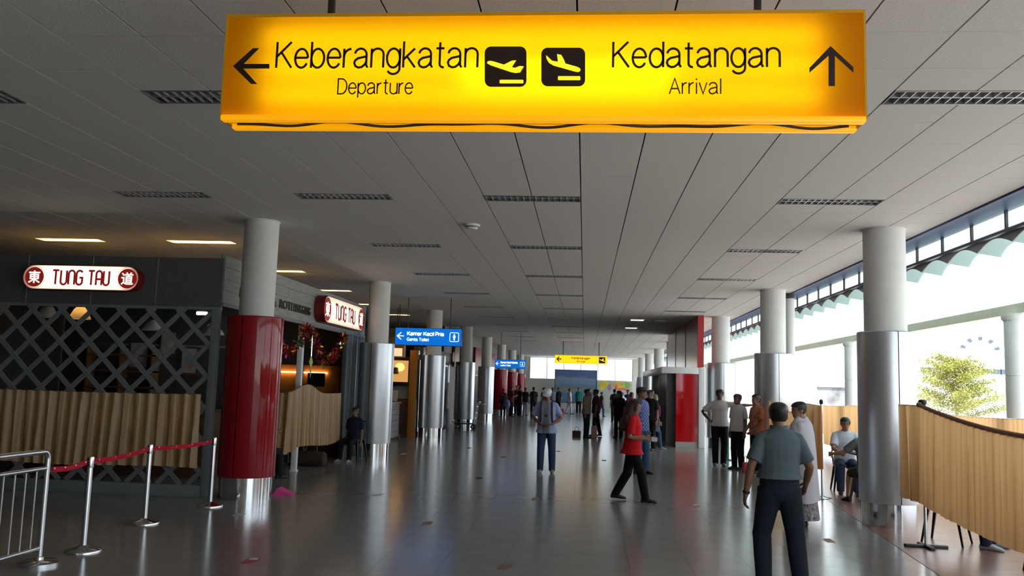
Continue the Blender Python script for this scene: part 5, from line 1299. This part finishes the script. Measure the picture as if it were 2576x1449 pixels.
        rim = [(a, b) for (a, b) in ec if (b, a) not in ec and a < (len(pts) - 1) * n]
        b0 = len(g.v); g.v += [tuple(p) for p in inner]
        for a, b in rim: g.f.append((b, a, b0 + a, b0 + b)); g.mi.append(0)
        return place(g.build(name, m_, smooth=70))
    if hair in ('short', 'long', 'capbk'):
        shell(0.014, lambda c: (c.z > 0.062 - 0.01 * abs(c.x) / 0.07) or (c.y < 0.035 and c.z > 0.0) or (c.y < -0.03 and c.z > -0.062), 'hair', hm)
    if hair == 'long':
        g = M(); rings = []
        for z, w, y, d in ((0.06, 0.085, -0.03, 0.085), (0.0, 0.092, -0.045, 0.075), (-0.08, 0.100, -0.055, 0.068), (-0.18, 0.112, -0.065, 0.055), (-0.27, 0.10, -0.072, 0.040), (-0.32, 0.07, -0.07, 0.02)):
            rings.append([Hh((w * math.cos(a), y + d * math.sin(a) * (0.55 if math.sin(a) > 0 else 1), z)) for a in [2 * PI * k / 24 for k in range(24)]])
        g.loft(rings); place(g.build('long_hair', hm, smooth=70))
    if hair == 'hijab':
        hj = extra if extra and not callable(extra) else mat('veil_%d%d%d' % tuple(int(c * 99) for c in hcol), hcol, 0.7, var=0.08, scale=8, bump=0.2)
        shell(0.018, lambda c: c.z > 0.075 or c.y < 0.045 or c.z < -0.085, 'veil_cap', hj)
        g = M(); rings = []
        for z, w, yf, yb in ((-0.055, 0.084, 0.020, -0.100), (-0.105, 0.088, 0.080, -0.102), (-0.14, 0.094, 0.080, -0.105), (-0.18, 0.150, 0.088, -0.125), (-0.23, 0.215, 0.105, -0.142), (-0.29, 0.225, 0.128, -0.150), (-0.345, 0.17, 0.140, -0.150)):
            c_ = (yf + yb) / 2; r_ = (yf - yb) / 2
            rings.append([Hh((w * math.cos(a), c_ + r_ * math.sin(a), z + 0.01 * math.sin(5 * a))) for a in [2 * PI * k / 32 for k in range(32)]])
        g.loft(rings); place(g.build('veil_drape', hj, smooth=70))
    if hair in ('cap', 'capbk'):
        cm = mat('cap_%d%d%d' % tuple(int(c * 99) for c in hcol), hcol if hair == 'cap' else (0.02, 0.02, 0.022), 0.6, var=0.05, scale=9)
        if hair == 'cap': shell(0.010, lambda c: (c.y < -0.03 and c.z > -0.05), 'hair', mat('hair_12', (0.012, 0.01, 0.009), 0.45, var=0.2, scale=40))
        shell(0.022, lambda c: c.z > 0.045, 'cap', cm)
        g = M(); rings = []
        for q in range(9):
            a = math.radians(25 + 130 * q / 8); x, y = math.cos(a), math.sin(a)
            rings.append([Hh((x * 0.092, 0.004 + y * 0.108, 0.052)), Hh((x * 0.098, 0.03 + y * 0.165, 0.036)), Hh((x * 0.098, 0.03 + y * 0.163, 0.030)), Hh((x * 0.090, 0.004 + y * 0.104, 0.042))])
        g.loft(rings); place(g.build('cap_peak', cm, smooth=50))
    if watch:
        S, E, W, u, v = arms[-1]; g = M(); g.cyl(W - v * 0.018, W + v * 0.006, 0.034, 0.032, 16); o = place(g.build('watch', m_black))
    P['_s'] = s
    info = dict(T=T, Hh=Hh, arms=arms, off=off, s=s, place=place, SH=SH, legs=legs)
    if callable(extra): extra(P, info)
    del P['_s']
    return P
def checker_mat(name, c1, c2, scale):
    m = mat(name, c1, 0.7, var=0.01); nt = m.node_tree; p = nt.nodes['Principled BSDF']
    ck = nt.nodes.new('ShaderNodeTexChecker'); ck.inputs['Scale'].default_value = scale; ck.inputs[1].default_value = (*c1, 1); ck.inputs[2].default_value = (*c2, 1)
    nt.links.new(nt.nodes['Mapping'].outputs[0], ck.inputs[0]); nt.links.new(ck.outputs[0], p.inputs['Base Color']); return m
BLK = (0.012, 0.012, 0.014); NAVY = (0.025, 0.032, 0.048); JEAN = (0.035, 0.075, 0.16)
m_batik = mat('batik_cloth', (0.30, 0.06, 0.025), 0.7, col2=(0.42, 0.20, 0.12), scale=16)
m_check = checker_mat('blue_check', (0.03, 0.06, 0.24), (0.16, 0.20, 0.40), 26)
m_pattern = mat('patterned_skirt', (0.05, 0.045, 0.06), 0.7, col2=(0.45, 0.40, 0.44), scale=26)
m_veil = mat('white_veil', (0.60, 0.58, 0.66), 0.75, var=0.04, scale=6, bump=0.3)
ARMD = dict(ra=((0.16, -0.04, -1), (0.06, 0.16, -1)), la=((-0.16, -0.04, -1), (-0.06, 0.16, -1)))
SEAT = dict(rl=((0.10, 1, -0.18), (0.02, 0.10, -1)), ll=((-0.10, 1, -0.18), (-0.02, 0.10, -1)))
# the man walking away in the foreground
def grey_extra(P, I):
    T, place = I['T'], I['place']
    g = M(); g.loft([[T((x, -0.132 - 0.0 * x + dy, 1.305 + z)) for x, z in ((-0.045, -0.008), (0.045, -0.008), (0.045, 0.008), (-0.045, 0.008))] for dy in (-0.004, 0.01)]); place(g.build('yoke_label', mat('grey_label', (0.45, 0.47, 0.50), 0.6, var=0.05)))
    b = M(); b.loft([[Vector((math.cos(a) * (0.170 + r), math.sin(a) * (0.128 + r), z)) for a in [2 * PI * k / 28 for k in range(28)]] for r, z in ((0.0, 0.985), (0.012, 0.985), (0.012, 1.02), (0.0, 1.02))], cap=False, closed=True); place(b.build('belt', m_black))
    for sx_ in (-1, 1):
        p = M(); p.tube([(sx_ * 0.05, -0.135, 0.90), (sx_ * 0.12, -0.118, 0.905)], 0.004, 6); place(p.build('pocket_welt', mat('pocket_dark', (0.012, 0.014, 0.02), 0.7, var=0.05)))
person('man in a grey short sleeved shirt and navy trousers walking away, largest figure', (1.77, 8.05, 0), 0.10, 1.66, (0.105, 0.14, 0.16), (0.018, 0.024, 0.038), hair='short', skin=(0.235, 0.115, 0.065), fat=1.10, hem=0.985, hemw=0.018, vox=0.0095, collar=True, hy=-0.15,
       la=((-0.42, -0.12, -1), (-0.16, 0.10, -1)), ra=((0.46, 0.05, -1), (0.10, 0.75, -0.75)), ll=((-0.12, 0.20, -1), (-0.02, -0.20, -1)), rl=((0.10, -0.12, -1), (0.06, -0.18, -1)), watch=True, curl=0.6, baggy=1.12, extra=grey_extra)
# veiled woman
def cloak(P, I):
    T, place = I['T'], I['place']; g = M(); rings = []
    for z, rx, ry, yo in ((1.47, 0.075, 0.075, -0.01), (1.42, 0.13, 0.11, -0.012), (1.36, 0.215, 0.145, -0.01), (1.22, 0.262, 0.18, 0.0), (1.0, 0.268, 0.20, 0.0), (0.75, 0.262, 0.215, 0.0), (0.50, 0.265, 0.23, 0.0), (0.34, 0.272, 0.24, 0.0)):
        rings.append([T((math.cos(a) * rx * (1 + 0.035 * math.sin(9 * a) * (1.5 - z)), yo + math.sin(a) * ry * (1 + 0.04 * math.sin(8 * a + 1) * (1.5 - z)), z + 0.015 * math.sin(3 * a))) for a in [2 * PI * k / 54 for k in range(54)]])
    g.loft(rings, cap=False); place(g.build('long_veil', m_veil, smooth=80))
person('woman in a long white veil and patterned skirt behind the man in grey', (2.86, 11.75, 0.0), 1.15, 1.63, (0.5, 0.48, 0.54), (0.1, 0.1, 0.1), hair='short', skin=(0.34, 0.19, 0.12), kind='robe', botmat=m_pattern, sleeve='long', hem=0.9, vox=0.013, extra=cloak, hy=0.5, hp=0.15, shoes=(0.01, 0.01, 0.01))
# group by the kiosk
person('man in a white shirt with a hand on his hip and an arm stretched out', (3.17, 20.6, 0), PI - 0.1, 1.79, (0.62, 0.58, 0.58), BLK, skin=(0.12, 0.06, 0.04), sleeve='short', hem=0.86, vox=0.013, ra=((0.75, -0.22, -0.65), (-0.62, 0.35, -0.7)), la=((-0.95, 0.12, -0.05), (-0.9, -0.30, 0.05)), ll=((-0.04, 0.06, -1), (0.06, -0.05, -1)), rl=((0.02, 0.02, -1), (-0.02, -0.08, -1)), hy=-0.1, shoes=(0.10, 0.11, 0.13))
person('man in a white shirt and black trousers standing under the outstretched arm', (3.46, 19.85, 0), PI * 0.70, 1.69, (0.58, 0.57, 0.60), BLK, skin=(0.17, 0.085, 0.055), hem=0.84, vox=0.013, **ARMD)
person('man in an orange brown batik shirt at the end of the amber curtain', (3.75, 19.2, 0.0), PI * 0.62, 1.70, (0.3, 0.1, 0.05), BLK, skin=(0.20, 0.10, 0.06), hem=0.80, topmat=m_batik, vox=0.013, ra=((0.12, 0.1, -1), (-0.3, 0.7, -0.7)), la=((-0.12, 0.1, -1), (0.3, 0.7, -0.7)))
def pink_bag(loc, label, col, name='shopping_bag', w=0.24, h=0.3):
    b = thing(name, label, 'bag', loc)
    M().bbox(-w / 2, w / 2, -0.08, 0.08, 0, h, 0.03, 3).build('body', mat('bag_%d_%d' % (int(col[0] * 99), int(col[2] * 99)), col, 0.6, var=0.1), b)
    M().tube([(-w * 0.25, 0, h - 0.01), (-w * 0.2, 0, h + 0.1), (0, 0, h + 0.14), (w * 0.2, 0, h + 0.1), (w * 0.25, 0, h - 0.01)], 0.008, 6).build('handle', m_dark, b)
pink_bag((3.50, 19.15, 0), 'pink bag on the floor beside the man in batik', (0.6, 0.06, 0.14), h=0.22, w=0.12)
# man with a white cap looking down at his hands
def capman_x(P, I):
    T, place, SHd = I['T'], I['place'], I['SH']
    mat('strap_black', (0.012, 0.013, 0.02), 0.6, var=0.1)
    for k in (-1, 1):
        g = M(); g.tube([T((k * 0.13, 0.10, 0.96)), T((k * 0.122, 0.138, 1.08)), T((k * 0.116, 0.148, 1.20)), T((k * 0.112, 0.135, 1.32)), T((k * 0.108, 0.075, 1.412)), T((k * 0.105, -0.03, 1.432)), T((k * 0.105, -0.14, 1.36))], 0.017, 8); place(g.build('backpack_strap', MATS['strap_black']))
    g = M(); g.loft([[T((x, y, z)) for x, y in ((-0.15, -0.13), (0.15, -0.13), (0.13, -0.28), (-0.13, -0.28))] for z in (0.98, 1.02, 1.38, 1.42)]); place(g.build('backpack', MATS['strap_black'], smooth=30))
    g = M(); g.ball(T((0.0, 0.165, 1.16)), 0.025, 10, 8); place(g.build('pendant', m_black))
m_open = mat('open_blue_shirt', (0.30, 0.36, 0.60), 0.7, var=0.06, scale=7, bump=0.35)
nt = m_open.node_tree; tc_ = nt.nodes['Texture Coordinate']; sp_ = nt.nodes.new('ShaderNodeSeparateXYZ'); nt.links.new(tc_.outputs['Object'], sp_.inputs[0])
def mnode(op, a, b=None):
    n = nt.nodes.new('ShaderNodeMath'); n.operation = op
    for i, v in enumerate((a, b)):
        if v is None: continue
        if isinstance(v, (int, float)): n.inputs[i].default_value = v
        else: nt.links.new(v, n.inputs[i])
    return n.outputs[0]
edge_ = mnode('ADD', mnode('MULTIPLY', mnode('SUBTRACT', 1.42, sp_.outputs['Z']), 0.06), 0.036)      # the shirt hangs open a little wider towards the hem
mk_ = mnode('MULTIPLY', mnode('LESS_THAN', mnode('ABSOLUTE', sp_.outputs['X']), edge_), mnode('GREATER_THAN', sp_.outputs['Y'], 0.0))
mx_ = nt.nodes.new('ShaderNodeMixRGB'); nt.links.new(mk_, mx_.inputs[0]); nt.links.new(nt.nodes['Color Ramp'].outputs[0], mx_.inputs[1]); mx_.inputs[2].default_value = (0.17, 0.18, 0.19, 1)
nt.links.new(mx_.outputs[0], nt.nodes['Principled BSDF'].inputs['Base Color'])
person('man in a white cap and open pale blue shirt looking down at his hands', (-0.74, 17.37, 0), PI - 0.05, 1.69, (0.30, 0.36, 0.60), (0.035, 0.06, 0.12), topmat=m_open, hair='cap', hcol=(0.75, 0.75, 0.78), skin=(0.24, 0.12, 0.075), lean=0.10, hp=0.30, hem=0.80, hemw=0.02, vox=0.011, fat=1.08, shoes=(0.28, 0.26, 0.24), ra=((0.42, 0.0, -0.9), (-0.72, 0.62, -0.42)), la=((-0.42, 0.0, -0.9), (0.72, 0.62, -0.42)), rl=((0.05, 0.06, -1), (0.02, -0.12, -1)), ll=((-0.06, -0.03, -1), (-0.02, -0.10, -1)), extra=capman_x)
# woman in red walking across
def red_x(P, I):
    W, v, t_, inn = I['SH'][1]; place, T, Hh = I['place'], I['T'], I['Hh']
    c = W + v * 0.13 + inn * 0.01; g = M()
    a = v * 0.075; b = t_ * 0.036; n = inn * 0.005
    g.loft([[c + a + b + q, c - a + b + q, c - a - b + q, c + a - b + q] for q in (n, -n)]); place(g.build('phone', mat('phone_white', (0.7, 0.7, 0.72), 0.2, var=0.03), smooth=0))
    g = M(); rings = []
    for z, w, yf, yb in ((0.03, 0.094, 0.02, -0.118), (-0.06, 0.100, 0.03, -0.130), (-0.16, 0.115, 0.05, -0.140), (-0.28, 0.185, 0.09, -0.165), (-0.38, 0.175, 0.08, -0.17), (-0.44, 0.12, 0.0, -0.16)):
        c_ = (yf + yb) / 2; r_ = (yf - yb) / 2
        rings.append([Hh((w * math.cos(q), c_ + r_ * math.sin(q), z + 0.012 * math.sin(4 * q))) for q in [2 * PI * k / 30 for k in range(30)]])
    g.loft(rings); place(g.build('veil_back', mat('veil_421', (0.045, 0.018, 0.018), 0.7, var=0.08, scale=8, bump=0.2), smooth=80))
person('woman in a red polo shirt and dark head scarf walking with a phone', (0.76, 13.62, 0), -PI / 2 - 0.12, 1.60, (0.55, 0.008, 0.018), (0.008, 0.008, 0.01), hair='hijab', hcol=(0.045, 0.018, 0.018), skin=(0.33, 0.18, 0.12), vox=0.011, hem=0.79, hemw=0.045, lean=0.03, hp=0.25, ra=((0.12, -0.10, -1), (-0.10, 1, -0.02)), la=((-0.22, 0.15, -1), (0.0, 0.9, -0.1)), rl=((0.0, 0.40, -1), (0.0, 0.18, -1)), ll=((0.0, -0.20, -1), (0.0, -0.55, -1)), extra=red_x)
person('man in a blue checked shirt and jeans just behind the woman in red', (1.17, 17.96, 0), -PI * 0.72, 1.78, (0.03, 0.06, 0.24), (0.045, 0.09, 0.17), hair='capbk', topmat=m_check, skin=(0.26, 0.14, 0.09), vox=0.013, hem=0.82, rl=((0.02, 0.05, -1), (0, -0.1, -1)), ll=((-0.02, 0.16, -1), (0, -0.05, -1)), **ARMD)
person('woman in a green head scarf and grey coat walking past the kiosk', (2.05, 25.6, 0), -PI / 2, 1.62, (0.10, 0.10, 0.125), JEAN, hair='hijab', hcol=(0.15, 0.22, 0.08), skin=(0.36, 0.2, 0.14), sleeve='long', hem=0.55, hemw=0.05, vox=0.014, shoes=(0.35, 0.28, 0.24), rl=((0, 0.36, -1), (0, 0.1, -1)), ll=((0, -0.22, -1), (0, -0.45, -1)), ra=((0.1, 0.1, -1), (0.0, 0.5, -0.9)), la=((-0.1, -0.1, -1), (0, 0.3, -1)),
       extra=lambda P, I: I['place'](M().tube([I['T']((0.13, 0.06, 1.42)), I['T']((0.15, 0.15, 1.3)), I['T']((0.05, 0.17, 1.12)), I['T']((-0.1, 0.16, 1.0))], 0.022, 8).build('red_strap', mat('strap_red', (0.5, 0.03, 0.04), 0.6, var=0.05))))
person('man in a khaki shirt and black trousers standing mid hall', (0.08, 29.8, 0), -PI / 2 - 0.3, 1.68, (0.22, 0.19, 0.13), BLK, skin=(0.2, 0.1, 0.06), vox=0.016, hem=0.82, **ARMD)
person('man in a maroon shirt facing the man in khaki', (0.42, 31.2, 0), PI / 2, 1.68, (0.10, 0.015, 0.02), BLK, skin=(0.2, 0.1, 0.06), vox=0.016, hem=0.82, rl=((0, 0.12, -1), (0, 0, -1)), ll=((0, -0.2, -1), (0, -0.2, -1)), **ARMD)
pink_bag((0.36, 30.0, 0), 'pale pink plastic bag between the two men mid hall', (0.42, 0.22, 0.18), h=0.42, w=0.2)
pink_bag((-0.25, 30.6, 0), 'brown carton bag on the floor left of the man in khaki', (0.16, 0.09, 0.06), h=0.2, w=0.3)
far_people = [
 ('person in a dark jacket beside the kiosk with a lowered head', (1.90, 24.9), 2.4, 1.72, BLK, BLK, 'short', {}),
 ('person in black standing inside the kiosk edge behind the woman in grey', (2.12, 28.3), -0.4, 1.70, (0.02, 0.02, 0.022), BLK, 'short', {}),
 ('person in black with long hair behind the woman in red', (1.22, 30.6), 2.6, 1.66, BLK, BLK, 'long', {}),
 ('woman in a pink head scarf deep in the hall behind the checked shirt', (1.95, 36.0), PI, 1.6, (0.10, 0.10, 0.30), BLK, 'hijab', dict(hcol=(0.6, 0.2, 0.28), sleeve='long')),
 ('child in a dark jacket and jeans walking alone near the far wall', (1.05, 52.6), -1.2, 1.5, (0.03, 0.035, 0.06), JEAN, 'short', dict(rl=((0, 0.25, -1), (0, 0, -1)), ll=((0, -0.2, -1), (0, -0.35, -1)))),
 ('person dressed all in white striding across the far hall', (-0.95, 55.5), -1.3, 1.66, (0.55, 0.55, 0.70), (0.50, 0.50, 0.66), 'short', dict(rl=((0, 0.2, -1), (0, 0.1, -1)), ll=((0, -0.15, -1), (0, -0.4, -1)))),
 ('person in a teal shirt right of the figure in white', (-0.36, 56.5), 2.9, 1.7, (0.02, 0.20, 0.20), BLK, 'short', {}),
 ('woman in dark clothes with a red bag before the sea print', (-1.62, 54.6), 2.4, 1.67, (0.04, 0.045, 0.04), BLK, 'long', {}),
 ('person in a light grey blue top left of the woman with a red bag', (-2.05, 56.0), 3.3, 1.66, (0.22, 0.28, 0.34), BLK, 'short', {}),
 ('man in black with his back to the far left windows', (-2.86, 48.7), 0.3, 1.67, BLK, BLK, 'short', {}),
 ('person with dark hair partly behind the white cap', (-2.35, 50.3), 0.8, 1.66, (0.03, 0.03, 0.035), BLK, 'short', {}),
 ('person in black top and pale jeans in the queue by the red columns', (-3.42, 50.0), -0.4, 1.62, (0.02, 0.02, 0.022), (0.20, 0.26, 0.36), 'short', {}),
 ('person in black in the middle of the queue by the red columns', (-3.62, 48.4), -0.9, 1.68, BLK, BLK, 'short', {}),
 ('tall person at the back of the queue by the red columns', (-3.98, 51.0), 2.6, 1.74, (0.10, 0.09, 0.09), BLK, 'short', {}),
 ('person in maroon with a bent arm by the red columns', (-4.02, 47.4), -1.0, 1.70, (0.12, 0.02, 0.04), (0.015, 0.015, 0.03), 'short', dict(ra=((0.1, 0.1, -1), (-0.2, 0.8, 0.3)))),
 ('woman in black with a red scarf leaning by the nearest far red column', (-4.35, 46.3), 0.6, 1.55, BLK, BLK, 'hijab', dict(hcol=(0.45, 0.03, 0.04), sleeve='long')),
 ('man in black behind the khaki shirt near the mural', (1.55, 44.5), 0.2, 1.7, BLK, BLK, 'short', {}),
 ('man in dark blue below the colourful mural', (2.35, 47.0), 2.9, 1.68, (0.02, 0.03, 0.09), BLK, 'short', {}),
 ('woman in black with a white scarf far behind the checked shirt', (1.75, 40.2), PI, 1.6, BLK, BLK, 'hijab', dict(hcol=(0.6, 0.62, 0.66), sleeve='long')),
 ('person in grey standing far right of the sea print', (0.35, 58.5), 2.2, 1.68, (0.12, 0.12, 0.13), BLK, 'short', {}),
]
for lab, (x, y), r, h, t_, b_, hr, kw in far_people:
    kw = dict(kw)
    for k, v in ARMD.items(): kw.setdefault(k, v)
    kw.setdefault('skin', (0.22, 0.11, 0.07))
    person(lab, (x, y, 0), r, h, t_, b_, hair=hr, vox=0.02, hem=0.80, group='people waiting in the hall', **kw)
bg_ = thing('shoulder_bag', 'purple and teal round bag by the nearest far red column', 'bag', (-4.12, 46.0, 0.42))
M().ball((0, 0, 0.28), (0.17, 0.10, 0.27), 18, 12).build('body', mat('purple_teal', (0.16, 0.06, 0.30), 0.5, col2=(0.03, 0.25, 0.28), scale=4), bg_)
M().tube([(0, 0.05, 0.5), (-0.05, 0.14, 0.75), (-0.12, 0.22, 0.92)], 0.012, 6).build('strap', m_dark, bg_)
pink_bag((-1.45, 54.3, 0.0), 'red bag at the feet of the woman before the sea print', (0.5, 0.02, 0.03), h=0.35, w=0.4)
# seated people
TZ = 0.004
person('seated man with glasses in a white shirt at the terrace table', (4.70, 16.12, TZ), 3.0, 1.70, (0.52, 0.56, 0.66), (0.03, 0.05, 0.10), vox=0.014, skin=(0.30, 0.16, 0.10), lean=0.18, hem=0.82, ra=((0.2, 0.7, -0.7), (-0.3, 1, -0.05)), la=((-0.3, 0.75, -0.6), (-0.5, 0.9, 0.0)), **SEAT,
       extra=lambda P, I: I['place'](M().tube([I['Hh']((0.055 * math.cos(a) + 0.0, 0.103 - 0.01 * abs(math.cos(a)), 0.012 + 0.016 * math.sin(a))) for a in [2 * PI * k / 16 for k in range(17)]], 0.0025, 6).build('glasses', m_black)))
person('seated man behind the man with glasses on the terrace', (5.50, 16.92, TZ), 2.6, 1.72, (0.16, 0.17, 0.19), BLK, vox=0.016, skin=(0.2, 0.1, 0.06), hem=0.82, **SEAT)
person('seated person in a grey top and shorts half hidden by the first terrace column', (4.53, 14.27, TZ), 0.15, 1.66, (0.14, 0.145, 0.155), (0.03, 0.03, 0.035), vox=0.014, skin=(0.42, 0.24, 0.15), kind='shorts', hem=0.84, lean=0.2, la=((-0.5, 0.6, -0.5), (-0.3, 1, 0.05)), **SEAT)
person('seated person in dark jeans behind the near amber curtain', (4.36, 10.92, TZ), -2.2, 1.70, (0.05, 0.06, 0.09), (0.018, 0.026, 0.06), shoes=(0.35, 0.36, 0.38), vox=0.014, hem=0.84, ra=((0.1, 0.5, -0.8), (-0.2, 1, 0)), la=((-0.1, 0.5, -0.8), (0.2, 1, 0)), **SEAT)
person('seated person in a navy top at the chair beside the second column', (-4.96, 18.45, 0), 2.9, 1.45, (0.015, 0.018, 0.04), BLK, vox=0.016, hem=0.84, shoes=(0.3, 0.3, 0.3), skin=(0.2, 0.1, 0.06), **SEAT)
person('seated person in an orange brown top left of the white post', (-5.55, 14.35, 0), -0.5, 1.62, (0.16, 0.06, 0.02), BLK, vox=0.016, hem=0.84, skin=(0.2, 0.1, 0.06), hair='long', ra=((0.1, 0.5, -0.8), (-0.2, 0.9, 0.3)), **SEAT)
person('shop server in a black cap behind the bunched curtain', (-6.25, 18.9, 0), -1.2, 1.62, (0.03, 0.03, 0.033), BLK, vox=0.016, hair='capbk', skin=(0.25, 0.13, 0.08), **ARMD)
bpy.data.scenes.remove(WORK)
